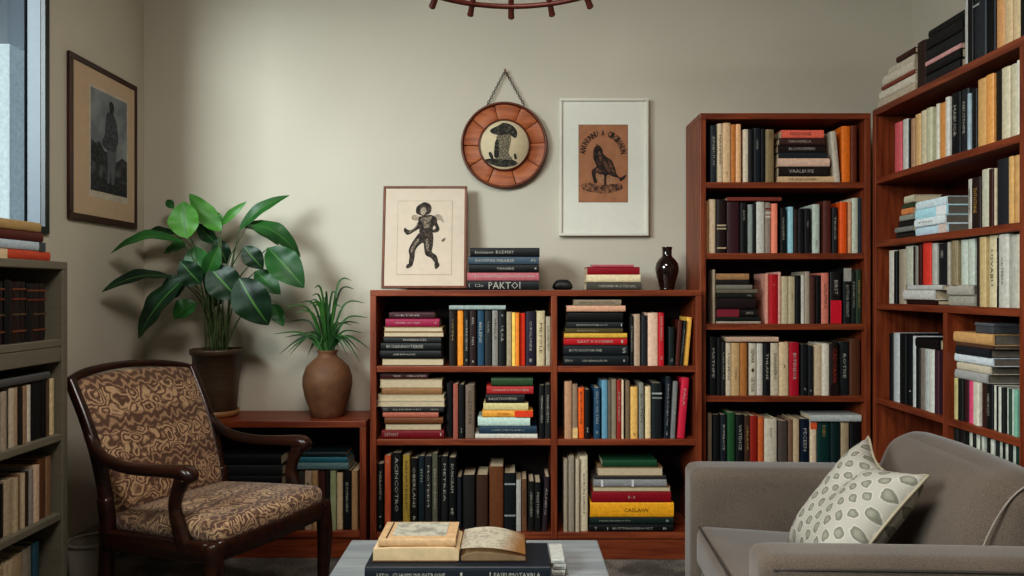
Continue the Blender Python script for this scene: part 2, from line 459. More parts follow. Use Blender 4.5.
def stack(D, crop, zs, where, stackname, items, f0=.014):
    """flat books bottom-up: (x0, x1, ytop, hex, words, opts)"""
    ox, oy, sc = crop; z = zs
    n = len(items)
    for i, it in enumerate(items):
        x0, x1, top, hx, words = it[:5]; o = dict(it[5]) if len(it) > 5 else {}
        Df = D + f0 + o.get('f', rnd.uniform(0, .012))
        z1 = ZB(oy + top / sc, Df)
        o.setdefault('d', .17)
        add_book('B', px2s('B', ox + x0 / sc, Df), px2s('B', ox + x1 / sc, Df), z, z1, hx, words, where, o, front=Df, kind='flat', order=(stackname, i, n))
        z = z1
T = lambda n=3: gib(n)
BK = '#1a1b1d'
# ---- tall bookcase
c = (685, 100, 5.12); W = "the tall bookcase's top shelf"
row(DT, c, TALLZ[0], W, [
 (130, 163, 130, '#2b3136', 'slate blue', {'t': T(3)}), (168, 192, 120, '#b5a287', 'speckled cream', {'t': T(4), 'ink': 'd'}),
 (194, 236, 117, '#b89a78', 'tan', {'t': [('01', .85, .06, .4)], 'ink': 'd'}), (236, 260, 125, '#a86a35', 'orange-brown'), (260, 288, 123, '#c49a73', 'peach'),
 (298, 326, 150, '#b9ab97', 'pale cream'), (328, 350, 148, BK, 'black'), (350, 390, 143, '#1f2831', 'dark navy', {'t': [(T(2), .3, .2, .4)]}),
 (390, 412, 148, '#17181a', 'black'), (413, 458, 150, '#76664a', 'olive brown', {'t': [('VETO', .12, .14, .5)], 'ink': 'd'})])
stack(DT, c, TALLZ[0], W, 'stack', [
 (476, 765, 390, '#b59a78', 'tan', {'t': T(7), 'ink': 'd'}), (482, 735, 340, '#2e2422', 'dark brown', {'t': T(4)}), (478, 742, 297, '#bd9f8d', 'pale pink-tan'),
 (480, 730, 268, '#2d3238', 'dark slate'), (478, 718, 230, '#2b211f', 'blackish brown', {'t': [('BLOMORMEN', .5, .6, .6)]}),
 (485, 716, 194, '#4a2f2a', 'dark brown', {'t': T(4)}), (495, 712, 152, '#c8604f', 'coral red', {'t': T(4), 'ink': 'd'})])
row(DT, c, TALLZ[0], W + ' ', [
 (768, 798, 160, '#a79e8f', 'pale grey cream', {'tilt': -5, 't': [(T(2), .3, .2, .3)], 'ink': 'd'}), (805, 850, 133, '#c0651c', 'bright orange'), (850, 882, 130, '#6b3320', 'reddish brown')])
c = (685, 180, 5.12); W = "the tall bookcase's second shelf"
row(DT, c, TALLZ[1], W, [
 (108, 120, 110, '#a77f58', 'thin tan'), (122, 158, 99, '#b59f84', 'cream'), (162, 212, 99, '#2b1a18', 'dark brown', {'bands': [(.5, '#9a8a70'), (.44, '#9a8a70'), (.08, '#9a8a70')]}),
 (216, 281, 112, '#45222a', 'maroon'), (283, 318, 116, BK, 'black', {'t': [(T(2), .25, .2, .5)]}), (320, 348, 125, '#7d8580', 'grey-green'),
 (350, 365, 120, '#19191a', 'thin black'), (367, 410, 112, '#a9a69d', 'pale grey'), (411, 440, 115, '#7f7267', 'grey-brown', {'bands': [(.86, '#7a2a20'), (.78, '#b0a894'), (.7, '#b0a894')]}),
 (445, 475, 120, '#cf7a62', 'salmon pink'), (490, 518, 143, BK, 'black', {'t': T(4)}), (530, 556, 137, '#86aab3', 'light blue'), (560, 578, 150, '#3a2522', 'dark brown'),
 (580, 610, 150, '#1f1f22', 'charcoal'), (611, 645, 145, '#222226', 'charcoal', {'t': [(T(2), .35, .15, .4)]}), (655, 692, 124, '#9fa79c', 'pale grey-green', {'t': [('WELD', .8, .15, .4)], 'ink': 'd'}),
 (710, 750, 106, '#5e2f26', 'red-brown'), (755, 782, 140, '#2c2b2c', 'dark grey', {'t': T(3)}), (795, 832, 112, '#c24f19', 'bright orange'), (832, 853, 108, '#c49471', 'peach'),
 (856, 888, 92, '#a9ab9b', 'pale green-cream'), (888, 910, 90, '#2b3c4b', 'navy')])
def lay(D, crop, x0, x1, ytop, ybot, hx, words, where, o=None, front=.016):
    ox, oy, sc = crop; Df = D + front; o = dict(o or {}); o.setdefault('d', .13)
    return add_book('B', px2s('B', ox + x0 / sc, Df), px2s('B', ox + x1 / sc, Df), ZB(oy + ybot / sc, Df) + .001, ZB(oy + ytop / sc, Df), hx, words, where, o, front=Df, kind='flat', order=('laid', 0))
lay(DT, c, 217, 495, 87, 108, '#7a3a30', 'red-brown', W)
c = (685, 250, 5.12); W = "the tall bookcase's third shelf"
row(DT, c, TALLZ[2], W, [(142, 156, 100, '#8a7a68', 'thin grey-tan')])
stack(DT, c, TALLZ[2], W, 'stack', [
 (160, 388, 363, '#8f8275', 'grey-tan'), (160, 386, 343, '#20261f', 'dark green'), (160, 372, 303, '#241b1b', 'black', {'cap': ('#241b1b', .02), 'foot': ('#7a2532', .55), 't': [(T(2), .8, .2, .5)]}),
 (162, 362, 246, '#2a1a1c', 'dark plum'), (166, 352, 221, '#23261f', 'black-green', {'t': [('ITC', .88, .12, .5)]}), (160, 374, 201, '#5e584a', 'olive grey'),
 (160, 345, 178, '#6b665c', 'grey'), (160, 330, 153, '#2a2624', 'black'), (160, 328, 120, '#8d6a4a', 'tan')])
row(DT, c, TALLZ[2], W + ' ', [
 (412, 428, 120, '#b07f70', 'thin pink'), (428, 478, 125, '#a01620', 'bright red', {'t': [('O.', .22, .06, .3)]}), (478, 492, 112, '#b5887a', 'thin pale pink'),
 (494, 530, 135, '#a4977d', 'beige'), (530, 565, 135, '#9c8f75', 'beige', {'t': [(T(2), .4, .2, .3)], 'ink': 'd'}), (568, 593, 130, BK, 'black'), (595, 612, 128, '#a9a49a', 'thin pale grey'),
 (615, 640, 110, '#8b7e70', 'grey-tan'), (640, 666, 135, '#553028', 'red-brown'), (669, 697, 130, '#1c1616', 'black'), (700, 738, 117, '#b06a5c', 'salmon', {'t': T(5), 'ink': 'd'}),
 (745, 802, 112, '#211a1c', 'black and red', {'foot': ('#b0172a', .45), 't': [('BIRST', .3, .3, .5)]}), (812, 852, 92, '#222425', 'black', {'cap': ('#8a8680', .24), 't': [('LUTOR MASNT', .6, .62, .6)]}),
 (855, 875, 110, '#222a24', 'dark green', {'t': T(4)}), (876, 905, 100, '#2f3f2e', 'mid green', {'t': T(5), 'ink': 'g'})])
c = (685, 325, 3.84); W = "the tall bookcase's fourth shelf"
row(DT, c, TALLZ[3], W, [
 (95, 122, 45, BK, 'black', {'t': T(3)}), (122, 140, 48, '#191a1c', 'black'), (140, 156, 65, '#2b2826', 'dark grey', {'t': T(3)}), (157, 178, 69, '#a99a85', 'cream', {'t': T(3), 'ink': 'd'}),
 (178, 212, 69, '#a1845f', 'tan', {'t': [(T(2), .6, .2, .3)], 'ink': 'd'}), (212, 240, 69, '#8f5c2e', 'orange-brown'), (244, 276, 70, '#a59d8c', 'patterned cream', {'t': [('SENAR', .25, .3, .6), ('●', .52, .08, .5), (T(3), .8, .3, .6)], 'ink': 'd'}),
 (276, 300, 70, '#a8a196', 'pale grey'), (302, 328, 69, BK, 'black', {'t': T(3)}), (330, 362, 70, '#a39682', 'cream', {'t': T(4), 'ink': 'd'}),
 (363, 400, 66, '#b0997b', 'tan', {'t': [('A', .45, .1, .4)], 'ink': 'd'}), (402, 440, 68, '#9c1026', 'crimson', {'t': T(4)}), (446, 474, 75, '#1d1f20', 'black', {'t': [('F', .88, .05, .4)]}), (475, 492, 80, '#262a2b', 'dark grey', {'t': [('I', .9, .03, .4)]}),
 (494, 525, 78, '#a8957c', 'tan'), (526, 556, 72, '#b3aa9b', 'pale cream'), (558, 592, 70, '#2a1a16', 'black and rust', {'foot': ('#2a1a16', .2), 't': [('CADORAN', .42, .7, .7)], 'ink': 'r'}), (593, 632, 66, '#23292a', 'slate', {'t': [(T(3), .45, .5, .5)]}),
 (635, 675, 55, '#5a3420', 'brown')])
lay(DT, c, 160, 360, 46, 66, '#a58a76', 'pinkish tan', W)
W = "the tall bookcase's fifth shelf"
row(DT, c, TALLZ[4], W, [
 (88, 104, 340, '#6f6252', 'grey-tan'), (108, 135, 345, BK, 'black'), (135, 160, 345, '#23282f', 'navy', {'t': T(4)}), (162, 193, 337, '#28502f', 'green'), (196, 228, 345, BK, 'black', {'t': T(4)}),
 (229, 250, 348, '#4a3024', 'brown', {'t': T(3), 'ink': 'g'}), (250, 280, 350, '#8a2218', 'dark red'), (280, 304, 355, '#a6532a', 'rust orange'), (306, 355, 360, '#aaa08f', 'cream', {'t': [(T(2), .3, .2, .25)], 'ink': 'd'}),
 (358, 396, 370, '#4f443e', 'grey-brown'), (397, 415, 365, '#6b5040', 'brown'), (416, 440, 362, '#a08c72', 'tan'), (443, 478, 362, '#15233a', 'navy', {'t': T(3)}),
 (481, 507, 374, '#b9a58c', 'cream', {'cap': ('#b04a2a', .16)}), (509, 558, 376, '#123b38', 'dark teal', {'t': [(T(3), .2, .3, .4)], 'ink': 'g'}), (559, 598, 376, '#16302e', 'black-green'), (601, 632, 376, '#8d7c64', 'grey-tan'), (635, 676, 376, BK, 'black')])
lay(DT, c, 482, 678, 346, 373, '#9b9c98', 'pale grey', W)
# ---- low bookcase
c = (365, 285, 5.39); W = "the low bookcase's upper left compartment"
stack(DL, c, LOWZ[0], W, 'stack', [
 (90, 425, 396, '#4a3a2a', 'cream-paged', {'rev': 1}), (80, 410, 352, BK, 'black', {'t': [(T(3), .4, .4, .3)]}), (85, 410, 311, '#1d2123', 'black', {'t': [('BUSANNOTEREE', .4, .66, .7)]}),
 (100, 410, 280, '#2e2d2e', 'dark grey', {'t': [('NORRACEL', .55, .45, .6)]}), (100, 425, 252, '#6a4a30', 'cream-paged', {'rev': 1}), (102, 420, 226, '#8a7050', 'cream-paged', {'rev': 1}),
 (110, 400, 182, '#8e1f42', 'magenta', {'t': [(T(3), .4, .5, .3), ('o', .93, .04, .4)]}), (130, 375, 146, '#4a2026', 'dark maroon', {'t': [(T(3), .4, .6, .4)]})])
row(DL, c, LOWZ[0], W, [
 (452, 492, 137, '#2a1d16', 'dark brown', {'t': [(T(2), .35, .4, .3)], 'ink': 'g'}), (495, 530, 137, '#c77f2b', 'bright orange'), (533, 562, 137, BK, 'black', {'t': [('NORREGEON', .45, .6, .6), ('A', .9, .06, .5)]}),
 (563, 600, 137, '#331e1c', 'dark red-brown', {'t': [('REL', .2, .15, .5), ('NSI', .55, .15, .5), ('8', .92, .05, .5)]}), (603, 642, 137, '#284a60', 'blue', {'t': [('BELENS', .4, .4, .6)]}), (645, 682, 137, '#323234', 'dark grey', {'t': [(T(2), .3, .2, .4)]}),
 (685, 718, 137, '#77736d', 'grey', {'t': [('MIOLA', .35, .4, .6)], 'ink': 'd'}), (720, 758, 137, BK, 'black', {'t': [('ULOA', .42, .3, .6), ('r', .1, .05, .4)]}), (763, 790, 145, '#8a7d68', 'grey-tan'), (792, 812, 148, '#d0a850', 'yellow'),
 (812, 832, 150, '#c9732a', 'orange'), (833, 864, 152, '#b02d15', 'red'), (866, 920, 145, '#2c2338', 'purple', {'t': [('CUFOLONDE', .45, .6, .4), ('8', .9, .08, .5)]}),
 (925, 970, 140, '#a99a7c', 'cream', {'cap': ('#a99a7c', .03), 't': [('METOLE', .5, .6, .5)], 'ink': 'd'}), (974, 1002, 170, '#958a78', 'grey-tan', {'t': T(4), 'ink': 'd'})])
lay(DL, c, 453, 758, 110, 134, '#7f8a86', 'pale grey-blue', W)
c = (365, 365, 5.39); W = "the low bookcase's middle left compartment"
stack(DL, c, LOWZ[1], W, 'first stack', [
 (90, 425, 352, '#7a1420', 'crimson', {'t': [('LETANT', .16, .24, .6), ('I', .95, .02, .6)]}), (108, 412, 315, '#7a5a3a', 'cream-paged', {'rev': 1}), (105, 420, 284, '#6d4026', 'brown'), (95, 395, 256, '#9a5a48', 'pinkish red'),
 (90, 425, 224, '#33302f', 'dark grey', {'t': [('TO', .06, .08, .6), (T(5), .4, .5, .4), (T(2), .85, .15, .4)]}), (65, 430, 192, '#a89a82', 'white-paged', {'rev': 1}), (68, 428, 160, '#b0a48c', 'white-paged', {'rev': 1}),
 (90, 415, 124, '#7d5b3a', 'tan brown'), (78, 418, 76, '#8a7a60', 'thick cream-paged', {'rev': 1}), (80, 340, 42, '#4a1c1c', 'dark red', {'t': [('TASE', .35, .18, .5), (T(4), .75, .44, .5)]})])
row(DL, c, LOWZ[1], W, [
 (438, 472, 95, BK, 'black', {'d': .12, 'f': .05}), (475, 502, 103, '#8a4f43', 'red-brown'), (505, 535, 105, BK, 'black', {'t': [('88', .85, .1, .4)]}), (540, 590, 110, '#6a5c50', 'grey-brown', {'t': [('COETIUMA', .42, .7, .6)], 'ink': 'd'})])
stack(DL, c, LOWZ[1], W, 'second stack', [
 (594, 930, 372, '#b5b1a6', 'off-white'), (615, 926, 330, '#2c4254', 'navy blue', {'t': [(T(5), .5, .6, .3)]}), (608, 890, 281, '#a9bbb0', 'pale mint'), (632, 905, 246, '#c78e3a', 'yellow-orange', {'cap': ('#c03a20', .36), 't': [('ETORN', .42, .24, .6)], 'ink': 'r'}),
 (638, 880, 206, '#b5a878', 'pale yellow'), (650, 860, 158, '#212224', 'black', {'t': [('RASATVOMEND', .45, .8, .5)]}), (655, 908, 112, '#9e2b2b', 'red', {'t': [('CARAROVANOEN', .5, .85, .4)]}), (680, 905, 70, '#2f4a2c', 'green')])
row(DL, c, LOWZ[1], W + ' ', [(938, 968, 110, BK, 'black', {'t': T(5)}), (970, 1002, 105, '#2c2b2b', 'dark grey', {'t': T(4)})])
c = (365, 440, 5.39); W = "the low bookcase's lower left compartment"
row(DL, c, LOWZ[2], W, [
 (60, 98, 130, BK, 'black', {'t': [('NERAMEG', .32, .45, .6), ('I', .78, .02, .5), ('K', .93, .04, .5)]}), (105, 138, 85, '#a04a2e', 'rust red', {'t': [('n', .08, .04, .4)]}), (145, 195, 70, BK, 'black', {'t': [('ACINCOTRO', .4, .75, .6), ('o', .93, .05, .4)]}),
 (203, 242, 82, '#8c7434', 'olive gold', {'t': [('NENATRENO', .4, .7, .5)], 'ink': 'd'}), (245, 284, 100, '#1e1b18', 'black', {'t': [('OBERLANS', .4, .6, .6), ('R9', .85, .12, .6)]}), (288, 320, 88, '#1f2f36', 'dark teal', {'t': [(T(2), .25, .2, .5)]}), (322, 360, 88, '#2c2c2d', 'dark grey', {'t': [('MOTEEM', .4, .6, .5)]}),
 (362, 392, 72, '#555244', 'olive grey', {'t': T(5)}), (394, 408, 90, '#141414', 'thin black'), (410, 447, 88, '#282829', 'charcoal', {'t': [('METREA', .35, .55, .5)]}), (450, 490, 95, BK, 'black', {'t': [('DUNCRAM', .28, .42, .6), ('8E', .72, .1, .6)]}),
 (495, 520, 200, '#252c35', 'dark slate'), (528, 592, 190, '#2b2a29', 'charcoal'), (600, 662, 190, '#4c3327', 'dark brown'), (668, 746, 145, '#6b4026', 'thick brown'), (750, 812, 180, '#1b2224', 'black-green', {'bands': [(.8, '#7c8280'), (.26, '#7c8280')]}),
 (815, 842, 215, '#9a9791', 'pale grey'), (843, 872, 212, '#6a4a35', 'tan brown', {'t': T(4), 'ink': 'd'}), (880, 912, 225, '#252422', 'black', {'t': T(4)}), (915, 948, 230, '#1f2021', 'black', {'t': T(4)}), (953, 980, 200, '#3a2c33', 'dark purple', {'tilt': 3, 't': T(3)})])
c = (545, 285, 6.02); W = "the low bookcase's upper right compartment"
stack(DL, c, LOWZ[0], W, 'stack', [
 (110, 505, 425, '#1d2327', 'black', {'t': [('EVO', .09, .12, .4), (T(6), .48, .42, .3), ('B', .93, .03, .4)]}), (112, 500, 362, '#20262b', 'slate', {'t': [('BUTI VOSTORUNE', .34, .55, .4), ('S', .94, .06, .8)]}), (112, 495, 318, '#a3161e', 'red', {'t': [('ILRAT A VOSRERE', .5, .6, .6), ('I', .92, .03, .7)]}),
 (115, 495, 291, '#b58f3a', 'gold', {'foot': ('#b58f3a', .02)}), (120, 470, 260, '#4d4426', 'dark olive', {'t': [(T(4), .4, .4, .3)]}), (130, 470, 222, '#262d2f', 'dark slate', {'t': [(T(6), .45, .6, .4), ('I', .97, .02, .7)]}),
 (132, 470, 160, '#131314', 'thick black'), (130, 485, 124, '#b58a72', 'pink-tan'), (172, 460, 88, '#7a6d5c', 'olive grey', {'t': [('REMORSTO TAVOL', .5, .8, .5)], 'ink': 'd'})])
row(DL, c, LOWZ[0], W, [
 (514, 533, 190, '#232222', 'black', {'t': T(3)}), (535, 574, 175, '#9a8470', 'tan'), (580, 616, 185, '#2d2d32', 'dark grey'), (620, 682, 168, '#bf9f8a', 'pinkish cream'), (684, 718, 168, '#a81c26', 'red', {'t': [('BAMUNANO', .3, .5, .6), ('M', .85, .06, .6)]}),
 (745, 780, 255, '#1f2a27', 'dark green', {'t': [('TE', .85, .1, .5)]}), (784, 810, 213, '#5a2a20', 'red-brown', {'tilt': 4}), (811, 828, 215, '#2c2f2c', 'dark green', {'tilt': 5, 't': T(3)}), (831, 862, 195, '#c99a48', 'yellow', {'tilt': 5})])
c = (545, 365, 6.02); W = "the low bookcase's middle right compartment"
row(DL, c, LOWZ[1], W, [
 (118, 163, 100, '#a07a5e', 'tan'), (165, 197, 117, '#7f6a58', 'grey-brown', {'foot': ('#c0a070', .2)}), (198, 237, 138, '#c4561f', 'orange', {'t': [('BURUMOAE', .4, .7, .5)], 'ink': 'd'}), (240, 272, 150, BK, 'black', {'foot': ('#1a1b1d', .02), 't': [('88', .82, .12, .6)]}),
 (295, 333, 140, '#274a63', 'blue', {'t': [('SKLO VILTEN', .38, .7, .6), ('B', .88, .06, .5)]}), (342, 378, 92, '#5a8294', 'sky blue'), (380, 400, 95, '#5f544a', 'grey-brown'), (401, 430, 87, '#7a6e5c', 'olive grey'), (432, 460, 92, '#8e2a22', 'brick red', {'t': T(5)}), (461, 475, 92, '#b9a78f', 'thin cream'),
 (485, 512, 97, '#6a5844', 'brown'), (514, 560, 132, '#c49a58', 'mustard tan', {'t': [('P', .93, .06, .4)], 'ink': 'd'}), (566, 596, 110, '#77746c', 'grey', {'t': T(3), 'ink': 'd'}), (602, 638, 130, '#c2ac86', 'cream'),
 (642, 706, 110, '#22282a', 'thick black', {'bands': [(.8, '#8a8d88'), (.72, '#6a6d68')]}), (716, 748, 74, '#232b36', 'navy', {'tilt': 2, 't': [('SAVLSORUO', .45, .75, .5), ('I8', .92, .06, .5)]}), (756, 784, 100, '#6a6967', 'grey', {'tilt': 3, 't': T(3)}), (796, 842, 78, '#ad2038', 'crimson pink', {'tilt': 4.5, 't': [('PALA', .32, .3, .5)]})])
c = (545, 440, 5.49); W = "the low bookcase's lower right compartment"
row(DL, c, LOWZ[2], W, [
 (103, 125, 110, '#8a7d6c', 'grey-tan'), (128, 162, 95, '#83786a', 'olive cream'), (168, 190, 105, '#a0937f', 'cream'), (191, 236, 90, '#b3a68f', 'ivory', {'tilt': 0, 't': [('AORUN HINOP', .5, .6, .4)], 'ink': 'd'})])
stack(DL, c, LOWZ[2], W, 'stack', [
 (242, 705, 466, '#1b1d1f', 'black', {'t': [('BUTTINAMENOIST', .52, .52, .5), ('T', .08, .04, .6), ('I', .22, .01, .7), ('B', .9, .05, .5)]}), (245, 705, 424, '#22332f', 'dark green', {'t': [(T(6), .3, .4, .3), ('B', .93, .04, .5)]}), (248, 708, 345, '#c98d1e', 'thick yellow', {'t': [('CASLAIW', .55, .32, .4)], 'ink': 'd'}),
 (258, 692, 284, '#8a1020', 'crimson', {'t': [('5·3', .5, .1, .4)]}), (265, 690, 256, '#80644a', 'cream-paged', {'rev': 1}), (268, 668, 217, '#7c7b7a', 'silver grey', {'bands': [(.52, '#b0b0ae'), (.1, '#b0b0ae')]}), (270, 665, 197, '#3d3a38', 'dark grey'),
 (290, 648, 150, '#7a6248', 'cream-paged', {'rev': 1}), (315, 615, 110, '#1e4a30', 'bottle green')])
# ---- on top of the low bookcase
c = (365, 180, 4.8); W = 'the stack beside the leaning dancer picture'
stack(DL, c, H, W, 'stack', [
 (490, 835, 484, '#1d2023', 'black', {'t': [('(', .03, .03, .7), ('□n', .17, .12, .5), ('PAKTOI', .52, .48, 1.25)]}), (490, 835, 444, '#9a565c', 'pink-red', {'t': [('( BSOVIRSTNEROMVENIORN', .5, .95, .62)]}), (500, 835, 405, '#191b1e', 'black', {'t': [('PARAGARGI', .52, .26, .5), ('•', .95, .04, .4)]}),
 (495, 835, 368, '#404f5c', 'slate blue', {'t': [('IHOFFIN MEARIR', .38, .6, .65), ('FI', .92, .06, .6)]}), (505, 838, 325, '#1b1d20', 'black', {'t': [('Initiann', .2, .28, .5), ('RODMAY', .5, .28, .62)]})], f0=.03)
c = (545, 235, 6.02); W = 'the small stack beside the black vase'
stack(DL, c, H, W, 'stack', [
 (250, 582, 284, '#4a453e', 'grey and white', {'t': [(T(7), .55, .75, .5)]}), (250, 575, 238, '#c0b090', 'cream'), (255, 570, 192, '#8a1020', 'crimson'), (285, 535, 178, '#a05058', 'thin pink-red', {'d': .12})], f0=.05)
# ---- side bookcase behind the armchair
W = "the side bookcase's dark stack"
c = (200, 400, 3.27)
z = .125
for i in range(7):
    x0 = 60 + rnd.uniform(-8, 8); x1 = 270 + rnd.uniform(-10, 12)
    Df = DS + .03 + rnd.uniform(0, .02)
    add_book('B', px2s('B', 200 + x0 / 3.27, Df), px2s('B', 200 + x1 / 3.27, Df), z, z + .049, ['#1a1b1d', '#26282a', '#17191b', '#2c2e30'][i % 4], ['black', 'dark grey', 'blackish', 'charcoal'][i % 4], W, {'d': .19}, front=Df, kind='flat', order=('stack', i, 7)); z += .049
W = "the side bookcase behind the armchair's arm"
row(DS, c, .125, W, [
 (318, 340, 236, '#3a342e', 'dark brown'), (341, 365, 232, '#8d7a66', 'speckled cream', {'t': T(4), 'ink': 'd'}), (366, 384, 232, '#8b7050', 'tan'), (385, 410, 232, '#4a2620', 'red-brown'), (411, 424, 232, '#26221f', 'black'), (425, 444, 232, '#7d8062', 'olive green'),
 (446, 466, 238, '#a39072', 'cream'), (468, 493, 232, BK, 'black', {'t': T(5)}), (495, 515, 232, '#8d6f50', 'tan brown')])
z = ZB(400 + 229 / 3.27, DS + .02)
for i, (x0, x1, th, hx, wd) in enumerate([(312, 485, .033, '#4a5f60', 'grey-teal'), (322, 480, .026, '#1f5560', 'bright teal'), (330, 476, .024, '#14262b', 'black-teal')]):
    add_book('B', px2s('B', 200 + x0 / 3.27, DS + .02), px2s('B', 200 + x1 / 3.27, DS + .02), z, z + th, hx, wd, W, {'d': .16}, front=DS + .022, kind='flat', order=('laid pile', i, 3)); z += th
# ---- right wall
def rrow(zs, where, ox, sc, items, lift=0):
    last = -9
    for i, it in enumerate(items):
        x0, x1, h, hx, words = it[:5]; o = dict(it[5]) if len(it) > 5 else {}
        s0, s1 = max(px2s('R', ox + x0 / sc, 0), last + .0004), px2s('R', ox + x1 / sc, 0)
        if zs < 2: s1 = min(s1, -(RYM + RT / 2 + .001))
        last = s1
        zz = zs + o.get('lift', lift)
        add_book('R', s0, s1, zz, zz + h, hx, words, where, o, front=RX + .012 + rnd.uniform(0, .012), order=('upright', i))
def rstack(zs, where, ox, sc, name, items, depth=.19):
    z = zs; n = len(items)
    for i, it in enumerate(items):
        x0, x1, th, hx, words = it[:5]; o = dict(it[5]) if len(it) > 5 else {}
        o.setdefault('d', depth)
        add_book('R', px2s('R', ox + x0 / sc, 0), px2s('R', ox + x1 / sc, 0), z, z + th, hx, words, where, o, front=RX + .012 + o.get('f', rnd.uniform(0, .015)), kind='flat', order=(name, i, n)); z += th
W = 'top of right-hand bookcase'
rstack(RZ[0], W, 864, 4.43, 'pale stack', [
 (50, 214, .042, '#a79b88', 'cream'), (56, 213, .038, '#bdb5a6', 'off-white'), (70, 212, .016, '#7b3f30', 'thin red-brown'), (76, 212, .04, '#b8afa0', 'off-white'), (98, 213, .026, '#b0a798', 'cream'), (140, 218, .024, '#4a231d', 'dark red-brown')])
rrow(RZ[0], W, 864, 4.43, [(221, 258, .195, '#3a2420', 'dark brown')])  # upright book added to fill the dark strip beside the pale stack
rstack(RZ[0], W, 864, 4.43, 'black stack', [
 (262, 412, .045, '#26292d', 'slate'), (266, 418, .035, '#1b1d20', 'black'), (264, 420, .018, '#b58a88', 'thin pink'), (262, 426, .048, '#24272b', 'dark slate'), (266, 428, .045, '#1c1e21', 'black'), (270, 430, .03, '#181a1c', 'black')])
rrow(RZ[0], W, 864, 4.43, [
 (434, 446, .245, '#9a9a96', 'thin pale grey'), (447, 470, .24, BK, 'black'), (471, 503, .235, '#2b3036', 'slate', {'bands': [(.85, '#8a8d8d')]}), (504, 535, .235, '#2f343a', 'slate'), (536, 566, .24, '#17181a', 'black'),
 (570, 605, .25, '#b5885c', 'orange-tan'), (606, 640, .25, '#b59e7c', 'cream'), (641, 675, .24, '#b8a483', 'cream'), (677, 709, .24, '#1d1d1f', 'black'), (710, 760, .25, '#a89878', 'tan')])
W = "right-hand bookcase's upper shelf"
rrow(RZ[1], W, 864, 4.8, [
 (142, 175, .215, '#b0545a', 'pink-red'), (182, 204, .215, '#a7a6a0', 'pale grey'), (205, 218, .21, BK, 'black'), (219, 236, .205, '#94755c', 'thin tan brown'), (238, 262, .215, '#b08f63', 'tan'), (263, 292, .22, '#b3aa90', 'pale cream'), (293, 320, .22, '#a8a48c', 'pale cream'),
 (330, 344, .225, '#b8b4a6', 'thin white'), (346, 384, .22, '#b98249', 'orange-tan'), (386, 405, .23, '#b5b3aa', 'white'), (406, 449, .235, '#15191f', 'black', {'t': T(3)}), (450, 485, .235, '#2c2e33', 'dark grey', {'t': T(4)}), (486, 500, .21, '#8fa0a8', 'thin blue-grey'), (501, 525, .22, BK, 'black'),
 (527, 570, .245, '#b8925f', 'tan'), (576, 612, .245, '#c08a4e', 'orange-tan'), (616, 650, .245, '#25201e', 'black-brown'), (651, 690, .245, '#b3aa92', 'cream'), (691, 720, .245, '#aca58e', 'cream'), (721, 748, .25, '#c2bfb0', 'white')])
W = "right-hand bookcase's second shelf"
rstack(RZ[2], W, 864, 4.8, 'thin stack', [
 (140, 228, .026, '#2b2c2a', 'charcoal'), (146, 230, .022, '#6d716c', 'grey'), (150, 226, .026, '#23272a', 'black'), (165, 228, .024, '#80827a', 'grey-green'), (178, 228, .026, '#b8774a', 'orange'), (172, 226, .022, '#3c4a38', 'dark green'), (188, 232, .03, '#a9a48e', 'cream')], depth=.12)
rstack(RZ[2], W, 864, 4.8, 'blue-white stack', [
 (236, 386, .036, '#a9bcc6', 'pale blue', {'cap': ('#b8a8a0', .25), 'dkpages': 1}), (238, 384, .034, '#c2cacb', 'white', {'dkpages': 1, 't': [(T(4), .4, .5, .3)], 'ink': 'd'}), (236, 386, .038, '#9cc3d6', 'sky blue', {'dkpages': 1, 'cap': ('#d0d4d2', .3)}), (240, 384, .034, '#b9c6cb', 'pale blue', {'dkpages': 1})], depth=.16)
rrow(RZ[2], W, 864, 4.8, [
 (482, 500, .185, '#a7a49c', 'spotted white', {'t': T(6), 'ink': 'd'}), (502, 546, .185, '#33211e', 'dark brown', {'t': T(4), 'ink': 'g'}), (555, 594, .205, '#a9a795', 'pale cream-green'), (595, 614, .2, '#45211c', 'dark red-brown'), (615, 625, .2, '#b0a48c', 'thin cream'), (627, 688, .225, '#2b2f34', 'thick charcoal'),
 (690, 712, .225, '#b8935f', 'tan'), (713, 736, .225, '#b08c5e', 'tan'), (737, 775, .225, '#3c3028', 'dark brown')])
W = "right-hand bookcase's third shelf"
rrow(RZ[3], W, 864, 4.8, [
 (102, 135, .235, '#b8b4a8', 'white'), (136, 149, .23, BK, 'thin black'), (151, 181, .235, '#8d8271', 'grey-tan')])
rstack(RZ[3], W, 864, 4.8, 'low pile', [(190, 332, .02, '#3a1d1a', 'dark red-brown'), (184, 333, .04, '#b0afaa', 'white'), (206, 372, .02, '#a5a5a2', 'thin white')], depth=.15)
rstack(RZ[3], W, 864, 4.8, 'grey pile', [(392, 516, .04, '#8d8a80', 'grey', {'dkpages': 1}), (392, 514, .038, '#97938a', 'pale grey', {'dkpages': 1})], depth=.17)
rrow(RZ[3], W + ' ', 864, 4.8, [
 (186, 224, .165, '#a3a394', 'grey-green'), (225, 238, .16, '#2a2826', 'black'), (239, 253, .16, '#77746c', 'grey'), (256, 270, .165, '#4a1a16', 'dark red'), (271, 311, .17, '#b8382c', 'bright red'), (314, 338, .165, '#9a9890', 'pale grey'), (340, 384, .16, '#26262a', 'black', {'t': [(T(2), .25, .2, .5)]})], lift=.0806)
rrow(RZ[3], W + '  ', 864, 4.8, [
 (392, 404, .165, '#9a9488', 'thin pale grey'), (411, 441, .168, '#7d7058', 'olive tan'), (446, 480, .168, '#a9b0a6', 'pale mint'), (481, 513, .168, '#a2a99f', 'pale mint')], lift=.0786)
